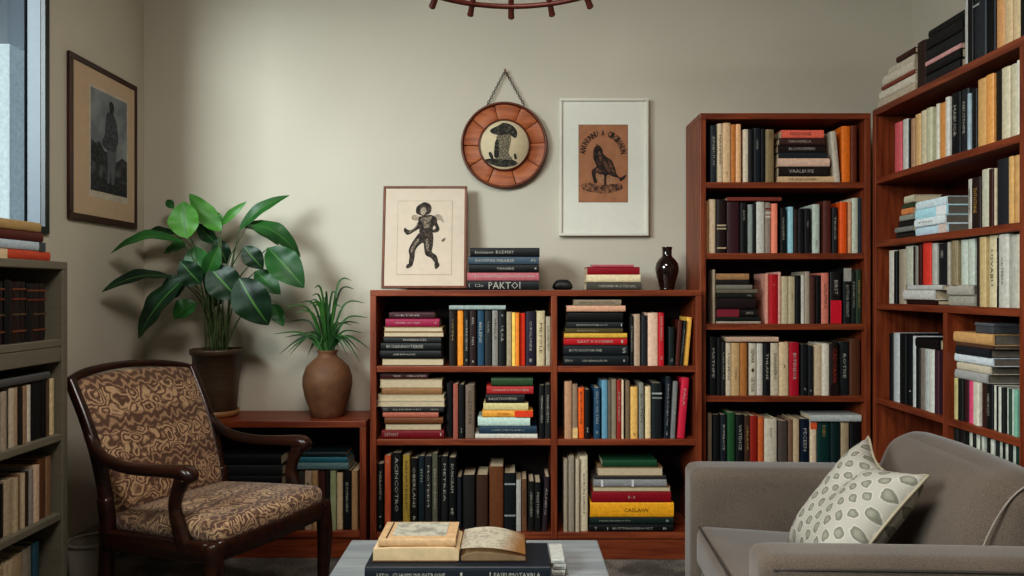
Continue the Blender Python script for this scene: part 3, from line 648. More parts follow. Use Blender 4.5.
rrow(RZ[3], W + '   ', 864, 4.8, [
 (522, 548, .25, '#3b2f2c', 'dark brown'), (549, 579, .248, '#a8946c', 'tan cream'), (583, 620, .25, '#b5aa8c', 'cream', {'t': T(3), 'ink': 'd'}), (621, 633, .24, BK, 'thin black', {'t': T(5)}), (638, 685, .25, '#aaa89f', 'thick pale grey', {'t': [('OKTERNI', .5, .4, .3)], 'ink': 'd'}), (686, 715, .245, '#9d9b92', 'grey'), (716, 745, .245, '#b5b0a0', 'cream'), (746, 772, .24, '#2b2822', 'black')])
W = "right-hand bookcase's lower left bay"
rrow(RZ[4], W, 864, 4.11, [
 (98, 112, .295, BK, 'black'), (113, 137, .3, '#9fa1a0', 'pale grey'), (138, 165, .3, '#191a1c', 'black'), (166, 190, .3, '#1a1f27', 'navy', {'t': [('I', .8, .02, .4)]}), (191, 205, .295, '#a7a9a6', 'white'), (206, 222, .25, '#1d1d1d', 'black'), (223, 244, .25, '#6e665e', 'grey-brown'),
 (245, 262, .25, '#9b9d9a', 'pale grey'), (263, 284, .25, '#b0b0a6', 'white'), (285, 303, .25, '#4a2a35', 'dark plum')])
add_book('R', px2s('R', 864 + 208 / 4.11, 0), px2s('R', 864 + 303 / 4.11, 0), RZ[4] + .2515, RZ[4] + .292, '#17181a', 'black', W, {'d': .16}, front=RX + .014, kind='flat', order=('laid', 0))
W = "right-hand bookcase's lower right bay"
it = [(362, 377, '#a59a6c', 'pale yellow'), (378, 399, '#20241f', 'black-green'), (400, 417, '#4a2028', 'maroon'), (418, 439, '#c0486a', 'pink'), (440, 454, '#b0aa9a', 'cream'), (455, 470, '#b8b2a4', 'white'), (471, 491, '#45241f', 'red-brown'), (492, 519, BK, 'black'),
      (520, 533, '#b5b5aa', 'white'), (534, 546, '#1d1f20', 'black'), (547, 560, '#b0b2a8', 'white'), (561, 572, '#26282a', 'black'), (573, 585, '#b4b6ac', 'white'), (586, 596, '#2f4a3c', 'green'), (597, 610, '#aab0a6', 'white'), (611, 625, '#6f9a86', 'teal green'), (626, 658, '#25443c', 'dark green')]
rrow(RZ[4], W, 864, 4.11, [(a, b_, .155, hx, wd, {'t': T(4)} if a == 492 else {}) for a, b_, hx, wd in it])
rstack(RZ[4] + .1555, W, 864, 4.11, 'big stack', [
 (364, 495, .033, '#8f8f8c', 'grey', {'dkpages': 1}), (366, 503, .03, '#b0a693', 'cream', {'dkpages': 1}), (362, 518, .03, '#b5bcbf', 'pale blue-white', {'dkpages': 1}), (372, 512, .03, '#262c33', 'dark slate', {'dkpages': 1}), (372, 522, .013, '#5a3f30', 'brown', {'dkpages': 1}), (362, 522, .04, '#b08a5c', 'thick tan', {'dkpages': 1})], depth=.2)
W = "right-hand bookcase's bottom right bay"
it = [(362, 380, '#2a2a28', 'black'), (381, 400, '#2c2224', 'dark plum'), (401, 424, '#1f2422', 'black'), (425, 440, '#a8a89c', 'white'), (441, 452, '#2a2d2c', 'black'), (453, 466, '#b0b0a4', 'white'), (467, 478, '#262a28', 'black'), (479, 490, '#a9aa9e', 'white'), (491, 516, '#232624', 'black'), (517, 530, '#b2b2a6', 'white'), (531, 543, '#2c302e', 'black'), (544, 558, '#a6aa9e', 'white'),
      (559, 572, '#262a28', 'black'), (573, 585, '#acaea2', 'white'), (586, 598, '#2a2e2c', 'black'), (599, 612, '#a4aa9e', 'white'), (613, 640, '#24443c', 'dark green')]
rrow(RZ[5], W, 864, 4.11, [(a, b_, .325, hx, wd) for a, b_, hx, wd in it])
# ---- grey bookcase
def lrow(zs, where, ox, sc, items):
    last = -9
    for i, it in enumerate(items):
        x0, x1, h, hx, words = it[:5]; o = dict(it[5]) if len(it) > 5 else {}
        s0, s1 = max(px2s('L', ox + x0 / sc, 0), last + .0004), px2s('L', ox + x1 / sc, 0); last = s1
        add_book('L', s0, s1, zs, zs + h, hx, words, where, o, front=-(GX - .018) + rnd.uniform(0, .01), order=('upright', i))
W = "the grey bookcase's top shelf"
bd = [(.86, '#6a3a22'), (.7, '#6a2a1c'), (.45, '#55402a'), (.18, '#6a3a22')]
lrow(GZ[0], W, 0, 2.88, [(-6, 21, .195, '#241616', 'dark red banded', {'bands': bd}), (22, 38, .2, '#151515', 'black'), (39, 64, .195, '#2c1a17', 'dark brown banded', {'bands': bd}), (65, 83, .195, '#281817', 'dark brown banded', {'bands': bd}), (84, 100, .19, '#171616', 'black banded', {'bands': bd[:2]}), (101, 119, .19, '#2a1a18', 'dark brown banded', {'bands': bd}), (120, 143, .19, '#261917', 'dark brown banded', {'bands': bd})])
W = "the grey bookcase's second shelf"
lrow(GZ[1], W, 0, 2.88, [(-4, 8, .18, '#8d7f6c', 'tan'), (9, 25, .18, '#857a6a', 'grey-tan'), (26, 35, .18, '#2e2a26', 'black'), (36, 50, .185, '#9c8f7c', 'cream'), (51, 62, .185, '#8a7560', 'tan'), (63, 72, .18, '#2c2722', 'black'), (73, 85, .185, '#7d6650', 'brown'), (86, 100, .185, '#aca598', 'white'),
 (101, 115, .19, BK, 'black'), (116, 128, .19, '#1d1b1a', 'black'), (129, 142, .19, '#191818', 'black'), (143, 152, .19, '#5a4532', 'brown'), (153, 165, .19, '#a89878', 'cream')])
s0, s1 = px2s('L', -4 / 2.88, 0), px2s('L', 148 / 2.88, 0)
add_book('L', s0, s1, GZ[1] + .1925, GZ[1] + .218, '#4c4c4c', 'dark grey', W, {'d': .2}, front=-(GX - .018), kind='flat', order=('laid', 0))
W = "the grey bookcase's third shelf"
lrow(GZ[2], W, 0, 2.88, [(-4, 24, .165, '#1c1a17', 'thick black'), (26, 45, .17, '#8c7d68', 'tan'), (46, 58, .17, '#94866f', 'cream'), (59, 70, .175, '#6b5038', 'brown'), (71, 80, .175, '#a09079', 'cream'), (81, 92, .175, '#3c2c20', 'dark brown'), (93, 105, .18, '#77716a', 'grey'), (106, 122, .185, '#a8917c', 'pinkish cream'), (123, 144, .2, '#5c3d28', 'brown'), (145, 160, .2, '#6f5540', 'tan brown')])
W = "the grey bookcase's bottom shelf"
lrow(GZ[3], W, 0, 2.88, [(-4, 18, .19, '#857559', 'tan'), (19, 34, .195, '#94836a', 'cream'), (35, 50, .195, '#9a8a70', 'cream'), (51, 79, .2, '#82715a', 'tan'), (80, 105, .205, '#6f675a', 'grey-tan'), (106, 122, .21, '#2a4a55', 'teal blue')])
W = 'the stack under the window'
z = 1.327
for i, (x0, x1, th, hx, wd, o) in enumerate([
 (-16, 55, .032, '#9c3a22', 'red-orange', {'foot': ('#b09c7e', .36)}), (-18, 50, .03, '#8f9aa0', 'pale blue', {'foot': ('#b0a892', .3), 'cap': ('#3a4446', .1)}), (-16, 48, .032, '#5a2018', 'dark red', {'foot': ('#5a2018', .02)}), (-20, 46, .032, '#8d744c', 'mustard tan', {})]):
    add_book('L', px2s('L', x0, 0), px2s('L', x1, 0), z, z + th, hx, wd, W, dict(o, d=.17), front=-(GX - .03), kind='flat', order=('stack', i, 4)); z += th

# ------------------------------------------------------------------ labels for the books: look first, then what stands beside it, then its place
ORD = ['first', 'second', 'third', 'fourth', 'fifth', 'sixth', 'seventh', 'eighth', 'ninth', 'tenth', 'eleventh', 'twelfth', 'thirteenth', 'fourteenth', 'fifteenth', 'sixteenth', 'seventeenth', 'eighteenth', 'nineteenth', 'twentieth', 'twenty-first', 'twenty-second', 'twenty-third']
rows = {}
for ob, r in books:
    rows.setdefault((r['where'].strip(), r['kind'] if r['kind'] == 'upright' else r['order'][0]), []).append((ob, r))
def look(r): return r['words'] + (' lettered' if r['lettered'] and 'speckled' not in r['words'] else '')
def first_label(r):
    if r['kind'] == 'upright': return f"{look(r)} book standing on {r['where'].strip()}"
    if r['order'][0] in ('laid', 'laid pile'): return f"{look(r)} book lying across others on {r['where'].strip()}"
    if 'stack' in r['where'] : return f"{look(r)} book lying in {r['where'].strip()}" if 'bookcase' not in r['where'] or r['order'][0] == 'stack' else ''
    return f"{look(r)} book lying in the {r['order'][0]} on {r['where'].strip()}"
def all_counts(f):
    n = {}
    for _, r in books: n[f(r)] = n.get(f(r), 0) + 1
    return n
for k, L in rows.items():
    for i, (ob, r) in enumerate(L):
        r['i'], r['L'] = i, L
def second_label(r):
    L, i = r['L'], r['i']
    pl = r['where'].strip()
    if r['kind'] == 'upright':
        prev = L[i - 1][1]['words'] if i else None
        nxt = L[i + 1][1]['words'] if i + 1 < len(L) else None
        if prev and prev == nxt: return f"{look(r)} book between two {prev} ones, {pl}"
        if prev and nxt: return f"{look(r)} book between {prev} and {nxt} ones, {pl}"
        if prev: return f"{look(r)} book after a {prev} one ending {pl}"
        return f"{look(r)} book before a {nxt} one beginning {pl}"
    below = L[i - 1][1]['words'] if i else None
    st = '' if r['order'][0] == 'stack' and 'stack' in pl else (' of the ' + r['order'][0])
    if below is None: return f"{look(r)} book at the bottom{st}, {pl}"
    if i == len(L) - 1: return f"{look(r)} book topmost{st}, {pl}"
    return f"{look(r)} book lying directly on the {below} one{st}, {pl}"
def third_label(r):
    L, i = r['L'], r['i']; pl = r['where'].strip()
    if r['kind'] == 'upright': return f"{look(r)} book, {ORD[i]} upright from the left, {pl}"
    st = '' if r['order'][0] == 'stack' and 'stack' in pl else (' of the ' + r['order'][0])
    return f"{look(r)} book, {ORD[i]} from bottom{st}, {pl}"
n1, n2 = all_counts(first_label), all_counts(second_label)
for ob, r in books:
    lab = first_label(r)
    if n1[lab] > 1:
        lab = second_label(r)
        if n2[lab] > 1 or len(lab.split()) > 16: lab = third_label(r)
    tag(ob, lab, 'book', 'books on ' + r['where'].strip() if 'stack' not in r['where'] and 'top of' not in r['where'] else 'books of ' + r['where'].strip())

# ------------------------------------------------------------------ small ornaments on the low bookcase
def at(px, py, Y): return Vector(((px - CX) * Y / F, Y, H + (HY - py) * Y / F))
k = 3.6 / F
vx = (667 - CX) * k
vase = empty('vase', 'glossy dark brown bottle-necked vase on the low bookcase beside the tall one', 'vase', (vx, 3.6, H + .0005))
prof = [(.0, 0), (.03, 0), (.033, .004), (.036, .012), (.045, .05), (.0545, .085), (.056, .105), (.052, .127), (.038, .148), (.026, .158), (.0225, .165), (.0225, .19), (.025, .203), (.0255, .206), (.022, .206), (.02, .19), (.019, .165)]
M_vase = mat('dark_glaze', '#24130f', rough=.12, var=.3, scale=9, coat=.6)
link('body', mesh_from(lathe_mesh(prof, 40, False)), M_vase, vase, True)
link('foot_ring', mesh_from(lathe_mesh([(.0, -.0004), (.0335, -.0004), (.0355, .005), (.034, .009)], 40, False)), M_vase, vase, True)
st = link('stone', mesh_from(cushion_bm((-.055, -.04, 0), (.055, .04, .05), .024, n=10, deform=lambda w: Vector((w.x * (1 - .35 * w.z / .05), w.y * (1 - .2 * w.z / .05), w.z * (1 - 3.5 * abs(w.x) ** 1.5 * (w.z / .05)))))), mat('black_stone', '#1c1a19', rough=.45, var=.3, scale=40, bump=.2), None, True)
st.location = ((562.5 - CX) * k, 3.6, H + .0005); tag(st, 'rounded black stone lying on the low bookcase between two book stacks', 'stone')

# ------------------------------------------------------------------ pictures
M_mat_c = mat('cream_mount_board', '#c3b3a2', rough=.9, gain=1.15, var=.03)
M_mat_t = mat('tan_mount_board', '#ab957d', rough=.9, gain=1.3, var=.03)
M_mat_w = mat('white_mount_board', '#c4c1b6', rough=.9, gain=1.25, var=.02)
M_paper = mat('print_paper', '#c6b6a4', rough=.9, gain=1.12, var=.04)
M_engr = line_art('engraving_ink', '#211915', '#54463b', 70, .5)
M_engr2 = line_art('engraving_ink_mid', '#4a3d33', '#a08f7d', 190, .5)
M_engr3 = line_art('engraving_ink_light', '#8a7a69', '#b9a896', 190, .5)
def frame_parts(root, w, h, fw, fd, mframe, msheet, sheet_d=.006):
    """frame bars and a mount; local x right, z up, -y towards the viewer; origin at the middle of the back"""
    bm = bmesh.new()
    for lo, hi in (((-w / 2, -fd, h / 2 - fw), (w / 2, 0, h / 2)), ((-w / 2, -fd, -h / 2), (w / 2, 0, -h / 2 + fw)), ((-w / 2, -fd, -h / 2 + fw), (-w / 2 + fw, 0, h / 2 - fw)), ((w / 2 - fw, -fd, -h / 2 + fw), (w / 2, 0, h / 2 - fw))):
        bm_box(bm, lo, hi, .002, 1)
    link('frame', mesh_from(bm), mframe, root)
    box('mount_board', (-w / 2 + fw, -fd * .5 - sheet_d, -h / 2 + fw), (w / 2 - fw, -.002, h / 2 - fw), msheet, root)
    return -fd * .5 - sheet_d
def art_matrix(x0, z0, w, h, y):
    """unit square (0..1, v down) -> sheet on the plane y, facing -y"""
    m = Matrix(((w, 0, 0, x0), (0, 0, -1, y), (0, -h, 0, z0), (0, 0, 0, 1)))
    return m
def norm(pts, r):
    x0, y0, x1, y1 = r; return [((x - x0) / (x1 - x0), (y - y0) / (y1 - y0)) for x, y in pts]
# leaning picture of a dancer on the low bookcase
Yp = 3.645
w = (467 - 383) * 3.66 / F; h = (290 - 186.5) * 3.66 / F
dn = empty('picture_frame', 'thin brown framed engraving of a dancing figure in a hat leaning on the low bookcase', 'picture', ((425 - CX) * 3.66 / F, 3.66, H + h / 2 + .004))
dn.rotation_euler = (R(-7.5), 0, 0)
ys = frame_parts(dn, w, h, .012, .02, M_pic, M_mat_c)
rect = (20, 45, 365, 520)
pw, ph = 345 / 6.4 * 3.66 / F, 475 / 6.4 * 3.66 / F
px_, pz_ = (395 + 20 / 6.4 - 425) * 3.66 / F, (238.25 - (195 + 45 / 6.4)) * 3.66 / F
box('print_edge', (px_ - .002, ys - .0006, pz_ - ph - .002), (px_ + pw + .002, ys + .001, pz_ + .002), mat('print_edge_line', '#a08f7e', rough=.9), dn)  # thin border round the print, darker than the mount
pr = box('print', (px_, ys - .0012, pz_ - ph), (px_ + pw, ys + .001, pz_), M_paper, dn)
AM = art_matrix(px_, pz_, pw, ph, ys - .0012)
for nm, m_, pts in (
 ('printed_scarf', M_engr3, [(108, 145), (120, 135), (150, 140), (170, 160), (140, 172), (112, 165)]), ('printed_scarf', M_engr3, [(240, 150), (275, 130), (305, 150), (312, 185), (290, 170), (262, 165)]),
 ('printed_arm', M_engr, [(152, 180), (130, 215), (100, 235), (78, 228), (68, 218), (58, 235), (75, 262), (95, 262), (130, 240), (165, 215)]),
 ('printed_arm', M_engr, [(255, 160), (275, 195), (287, 225), (275, 246), (240, 250), (232, 238), (262, 222), (248, 190)]),
 ('printed_trousers', M_engr, [(165, 250), (235, 248), (248, 280), (245, 340), (240, 375), (270, 400), (280, 440), (270, 455), (255, 440), (235, 415), (200, 395), (190, 350), (185, 318), (160, 330), (135, 365), (130, 410), (120, 452), (95, 455), (98, 400), (92, 365), (110, 320), (140, 275)]),
 ('printed_shoe', M_engr, [(85, 455), (120, 448), (112, 470), (85, 482), (78, 472)]), ('printed_shoe', M_engr, [(258, 448), (278, 438), (290, 462), (270, 485), (260, 478)]),
 ('printed_torso', M_engr, [(155, 150), (180, 142), (230, 135), (265, 155), (270, 190), (245, 215), (238, 255), (165, 258), (158, 215), (150, 185)]),
 ('printed_collar', M_engr2, [(170, 155), (205, 150), (235, 145), (225, 175), (195, 195), (170, 180)]),
 ('printed_hat', M_engr, [(135, 120), (138, 85), (165, 62), (190, 52), (220, 62), (234, 90), (226, 122), (205, 135), (180, 142), (150, 132)]),
 ('printed_face', M_engr3, [(165, 95), (190, 85), (202, 105), (195, 125), (180, 138), (163, 122)]),
 ('printed_highlight', M_engr2, [(118, 330), (150, 290), (160, 300), (135, 335), (112, 380), (106, 370)]), ('printed_highlight', M_engr2, [(200, 300), (214, 290), (222, 340), (214, 372), (203, 350)]),
 ('printed_highlight', M_engr2, [(180, 190), (205, 196), (226, 188), (220, 215), (190, 222)]), ('printed_highlight', M_engr2, [(92, 245), (125, 222), (146, 192), (150, 198), (128, 230), (98, 252)]),
 ('printed_mark', M_engr2, [(300, 300), (320, 285), (325, 295), (308, 310)])):
    flat_poly(nm, norm(pts, rect), AM, m_, pr, .0004 + .0001 * len(pr.children))
# white frame with the bird on the back wall
w = (648 - 559) * 3.735 / F; h = (236 - 99) * 3.735 / F
wf = empty('picture_frame', 'white framed brown bird engraving with arched lettering hanging on the back wall', 'picture', ((603.5 - CX) * 3.735 / F, WB - .002, H + (HY - 167.5) * 3.735 / F))
ys = frame_parts(wf, w, h, .014, .034, mat('white_frame_paint', '#c4c0b4', rough=.5, gain=1.2, var=.02), M_mat_w)
kk = 3.735 / F
x0_, x1_ = (570 + 50 / 5.76 - 603.5) * kk, (570 + 330 / 5.76 - 603.5) * kk
z0_, z1_ = (167.5 - (115 + 60 / 5.76)) * kk, (167.5 - (115 + 503 / 5.76)) * kk
box('print_edge', (x0_ - .0015, ys - .0006, z1_ - .0015), (x1_ + .0015, ys + .001, z0_ + .0015), mat('dark_print_line', '#33211a', rough=.9), wf)
pr = box('print', (x0_, ys - .0012, z1_), (x1_, ys + .001, z0_), mat('brown_print_paper', '#9a6a4c', rough=.9, gain=1.1, var=.12, scale=25), wf)
AM = art_matrix(x0_, z0_, x1_ - x0_, z0_ - z1_, ys - .0012)
rect = (50, 60, 330, 503)
M_bird = line_art('bird_ink', '#1d120d', '#4a2e20', 60, .52)
M_hl = line_art('bird_highlight', '#8a5f44', '#b58a68', 120, .5)
for nm, m_, pts in (
 ('printed_ground', line_art('bird_ground_ink', '#3a2218', '#8f6247', 70, .46), [(65, 405), (110, 390), (170, 405), (240, 400), (290, 395), (300, 425), (270, 440), (200, 455), (120, 445), (75, 430)]),
 ('printed_rock', M_hl, [(150, 345), (190, 350), (240, 355), (265, 380), (225, 395), (165, 385), (150, 370)]),
 ('printed_bird', M_bird, [(150, 180), (166, 178), (185, 200), (190, 225), (215, 248), (240, 265), (258, 310), (268, 345), (290, 362), (320, 345), (318, 362), (290, 385), (278, 365), (250, 358), (212, 348), (207, 402), (194, 402), (195, 350), (170, 345), (152, 335), (147, 358), (156, 390), (138, 392), (125, 345), (125, 320), (150, 300), (145, 280), (133, 250), (134, 205)])):
    flat_poly(nm, norm(pts, rect), AM, m_, pr, .0004 + .0001 * len(pr.children), smooth=3)
M_fe = line_art('bird_feather_ink', '#3a241a', '#7d553c', 80, .5)
for pts in ([(160, 215), (172, 212), (184, 250), (178, 270), (164, 240)], [(185, 262), (200, 262), (225, 305), (232, 335), (205, 312)], [(215, 262), (230, 268), (250, 318), (258, 345), (232, 310)], [(142, 318), (158, 308), (185, 325), (160, 332)], [(148, 168), (156, 172), (160, 182), (152, 180)]):
    flat_poly('printed_feather', norm(pts, rect), AM, M_fe, pr, .0004 + .0001 * len(pr.children), smooth=3)
word = 'ANUNUNNU·A·CICIONUN'
Lx = lambda u: x0_ + (x1_ - x0_) * u; Lz = lambda v: z0_ - (z0_ - z1_) * v
bmw = (x1_ - x0_) / 280
for i, ch in enumerate(word):
    a = R(172 - 164 * i / (len(word) - 1))
    cxp, cyp = 188 + 118 * math.cos(a), 235 - 128 * math.sin(a)
    u, v = (cxp - 50) / 280, (cyp - 60) / 443
    tx = Vector((math.sin(a), 0, -math.cos(a))); ty = Vector((math.cos(a), 0, math.sin(a)))
    V, Fc, wd = text_mesh(ch, .045)
    me = bpy.data.meshes.new('printed_letter'); o_ = Vector((Lx(u), ys - .002, Lz(v)))
    sx = 19 * bmw if ch != '·' else 5 * bmw; sy = 36 * bmw if ch != '·' else 6 * bmw
    me.from_pydata([o_ + tx * (x / wd - .5) * sx + ty * (y - .5) * sy for x, y in V], [], Fc)
    link('printed_letter', me, M_bird, pr)
# framed photograph on the left wall
yA, yB = 3.095, 3.653; zA, zB = 1.526, 2.22
pf = empty('picture_frame', 'dark brown framed grey photograph of a standing man hanging beside the window', 'picture', (WL + .002, (yA + yB) / 2, (zA + zB) / 2), R(90))
w, h = yB - yA, zB - zA
ys = frame_parts(pf, w, h, .028, .014, wood('dark_frame_wood', '#2e130c', '#452015', axis='Z'), M_mat_t)
c0 = (yA + yB) / 2; zc = (zA + zB) / 2
x0_, x1_, z0_, z1_ = 3.248 - c0, 3.552 - c0, 2.113 - zc, 1.666 - zc
box('print_border', (x0_ - .012, ys - .0006, z1_ - .03), (x1_ + .012, ys + .001, z0_ + .012), mat('pale_print_border', '#b6ab9c', rough=.9, gain=1.1), pf)
pr = box('photograph', (x0_, ys - .0012, z1_), (x1_, ys + .001, z0_), line_art('photo_sky', '#70757a', '#8e9294', 9, .5), pf)
AM = art_matrix(x0_, z0_, x1_ - x0_, z0_ - z1_, ys - .0012)
M_ph1 = line_art('photo_dark', '#1f2124', '#3c3e41', 60, .5); M_ph2 = line_art('photo_ground', '#2c2e30', '#5e6062', 30, .55); M_ph3 = line_art('photo_coat', '#3a3d42', '#565a60', 60, .5); M_ph4 = mat('photo_trousers', '#5d6166', rough=.8)
for nm, m_, pts, sm in (
 ('printed_hills', M_ph2, [(0, .5), (.1, .53), (.22, .5), (.35, .58), (.5, .6), (.7, .66), (.85, .6), (1, .63), (1, 1), (0, 1)], 1),
 ('printed_rocks', M_ph1, [(0, .56), (.15, .56), (.3, .64), (.25, .7), (0, .72)], 1),
 ('printed_ground', M_ph1, [(0, .84), (.4, .88), (.7, .84), (1, .88), (1, 1), (0, 1)], 1),
 ('printed_trousers', M_ph4, [(.42, .5), (.66, .5), (.68, .65), (.62, .78), (.63, .88), (.55, .9), (.52, .75), (.5, .88), (.42, .89), (.44, .7)], 3),
 ('printed_coat', M_ph3, [(.42, .2), (.52, .165), (.62, .19), (.7, .28), (.74, .42), (.7, .5), (.66, .56), (.42, .56), (.34, .55), (.28, .5), (.36, .42), (.38, .3)], 3),
 ('printed_head', M_ph1, [(.48, .1), (.53, .06), (.6, .08), (.62, .13), (.58, .18), (.51, .18)], 4)):
    flat_poly(nm, pts, AM, m_, pr, .0004 + .0001 * len(pr.children), smooth=sm)
# round carved plaque hanging by a chain
kk = 3.72 / F
pq = empty('wall_plaque', 'round carved wooden plaque with an engraved disc hanging by a chain on the wall', 'plaque', ((504.2 - CX) * kk, WB - .002, H + (HY - 145) * kk))
Rp = 43.4 * kk
M_plq = wood('plaque_wood', '#86431f', '#ae6234', rough=.5, axis='X', gain=1.1)
M_plqd = mat('plaque_rim_wood', '#5e2e1a', rough=.4, gain=1.1, var=.2, scale=20)
rot = Matrix.Rotation(R(90), 4, 'X')          # lathe axis z -> -y (towards the viewer)
def lathe_part(name, prof, m_, n=80, parent=pq):
    bm = lathe_mesh(prof, n, False); bm.transform(rot); bmesh.ops.recalc_face_normals(bm, faces=bm.faces); return link(name, mesh_from(bm), m_, parent, True)
lathe_part('rim', [(Rp * .93, .002), (Rp, .004), (Rp, .03), (Rp * .985, .036), (Rp * .955, .036), (Rp * .94, .028), (Rp * .93, .02)], M_plqd)
lathe_part('backing', [(0, .0005), (Rp * .95, .0005), (Rp * .95, .012), (0, .012)], M_plqd)
ri, ro = Rp * .585, Rp * .938
for kx in range(10):                          # ten carved staves with a groove between
    GA = [-149, -114, -73, -31, 4, 36, 66, 104, 141, 180, 211]; a0, a1 = R(GA[kx] + .6), R(GA[kx + 1] - .8)
    bm = bmesh.new(); g0 = []
    NA, NR = 8, 5
    for i in range(NA + 1):
        a = a0 + (a1 - a0) * i / NA; line = []
        for j in range(NR + 1):
            rr = ri + (ro - ri) * j / NR
            s = i / NA
            yy = -(.017 + .003 * min(1, 6 * min(s, 1 - s)) - .005 * math.sin(math.pi * j / NR) + .005 * s)
            line.append(bm.verts.new((rr * math.cos(a), yy, rr * math.sin(a))))
        g0.append(line)
    for i in range(NA):
        for j in range(NR): bm.faces.new((g0[i][j], g0[i + 1][j], g0[i + 1][j + 1], g0[i][j + 1]))
    ex = bmesh.ops.extrude_face_region(bm, geom=bm.faces[:])
    for v in [g for g in ex['geom'] if isinstance(g, bmesh.types.BMVert)]: v.co.y = -.010
    bmesh.ops.recalc_face_normals(bm, faces=bm.faces)
    link('stave', mesh_from(bm), M_plq, pq)
lathe_part('medallion_rim', [(Rp * .53, .012), (Rp * .6, .012), (Rp * .6, .03), (Rp * .575, .034), (Rp * .56, .034), (Rp * .56, .026)], M_plqd)
md = lathe_part('medallion', [(0, .0285), (Rp * .565, .0285), (Rp * .575, .024)], mat('ivory_disc', '#c2b192', rough=.7, gain=1.15, var=.06))
kz = kk / 4.27
AM = Matrix(((kz, 0, 0, -217 * kz), (0, 0, -1, -.0285), (0, -kz, 0, 367 * kz), (0, 0, 0, 1)))
M_pl1 = line_art('plaque_ink', '#1c1a16', '#565040', 90, .52); M_pl2 = line_art('plaque_ink_pale', '#4a4438', '#b0a184', 170, .52)
for m_, nm, pts in ((M_pl1, 'printed_ground', [(133, 432), (165, 425), (200, 428), (240, 425), (275, 445), (240, 460), (180, 457)]), (M_pl2, 'printed_body', [(190, 320), (238, 318), (246, 350), (236, 400), (252, 428), (200, 428), (176, 418), (180, 370)]),
                    (M_pl1, 'printed_shadow', [(178, 355), (192, 345), (195, 400), (190, 420), (174, 415)]), (M_pl1, 'printed_hat', [(158, 302), (190, 285), (215, 272), (250, 283), (272, 310), (266, 338), (235, 322), (200, 325), (165, 318)]),
                    (M_pl1, 'printed_sprig', [(150, 402), (162, 398), (172, 425), (160, 425)]), (M_pl1, 'printed_sprig', [(258, 408), (266, 405), (272, 425), (262, 428)])):
    flat_poly(nm, pts, AM, m_, md, .0006 + .0001 * len(md.children), smooth=3)
# chain and nail
nail = Vector((505 - 504.2, 0, 145 - 70)) * kk
M_chain = mat('chain_metal', '#4a3a2c', rough=.35, metallic=.8)
bm = bmesh.new()
for ex_, ez_ in ((487, 105), (524.5, 105)):
    P0 = Vector((nail.x, -.016, nail.z)); P1 = Vector(((ex_ - 504.2) * kk, -.02, (145 - ez_) * kk))
    n = 15
    for i in range(n):
        c0_ = P0.lerp(P1, (i + .5) / n) ; d = (P1 - P0).normalized(); L_ = (P1 - P0).length / n
        sd = d.cross(Vector((0, 1, 0))).normalized() if i % 2 else Vector((0, 1, 0))
        pts = [c0_ + d * L_ * .68 * math.cos(t) + sd * .0052 * math.sin(t) for t in [2 * math.pi * q / 10 for q in range(11)]]
        bm_sweep(bm, pts, [(.0017, .0017)] * 11, n=5, smooth=1, up=(.3, .8, .5))
link('chain', mesh_from(bm), M_chain, pq, True)
bm = lathe_mesh([(.0, .0), (.003, 0), (.003, .022), (.007, .022), (.007, .026), (0, .026)], 12, False); bm.transform(Matrix.Translation(nail) @ rot)
bmesh.ops.recalc_face_normals(bm, faces=bm.faces)
link('nail', mesh_from(bm), M_chain, pq)

# ------------------------------------------------------------------ chandelier
ch = empty('chandelier', 'copper-red ring chandelier with short pegs hanging from the ceiling', 'chandelier', (-.003, 2.315, CEIL))
M_cop = mat('copper_red_metal', '#5a2a20', rough=.45, metallic=.3, gain=1.0, var=.15)
RR, zr = .405, 2.258 - CEIL
circ = lambda r, z, n=72: [(r * math.cos(2 * math.pi * i / n), r * math.sin(2 * math.pi * i / n), z) for i in range(n + 1)]
sweep('ring', circ(RR, zr), [(.009, .009)] * 73, M_cop, ch, smooth=1, n=10)
sweep('ring', circ(RR - .1, zr + .12), [(.007, .007)] * 73, M_cop, ch, smooth=1, n=10)
for i in range(18):
    a = R(90 + 20 * i); u = Vector((math.cos(a), math.sin(a), 0))
    sweep('peg', [u * (RR - .1) + Vector((0, 0, zr + .12)), u * (RR + .008) + Vector((0, 0, zr - .004)), u * (RR + .03) + Vector((0, 0, zr - .03))], [(.009, .009), (.0105, .0105), (.0125, .0125)], M_cop, ch, n=10)
for i in range(3):
    a = R(30 + 120 * i); sweep('suspension_rod', [((RR - .1) * math.cos(a), (RR - .1) * math.sin(a), zr + .12), (.02 * math.cos(a), .02 * math.sin(a), -.03)], [(.004, .004)] * 2, M_cop, ch, smooth=1, n=8)
link('ceiling_rose', mesh_from(lathe_mesh([(0, -.04), (.03, -.04), (.055, -.02), (.06, -.0005), (0, -.0005)], 32, False)), M_cop, ch, True)

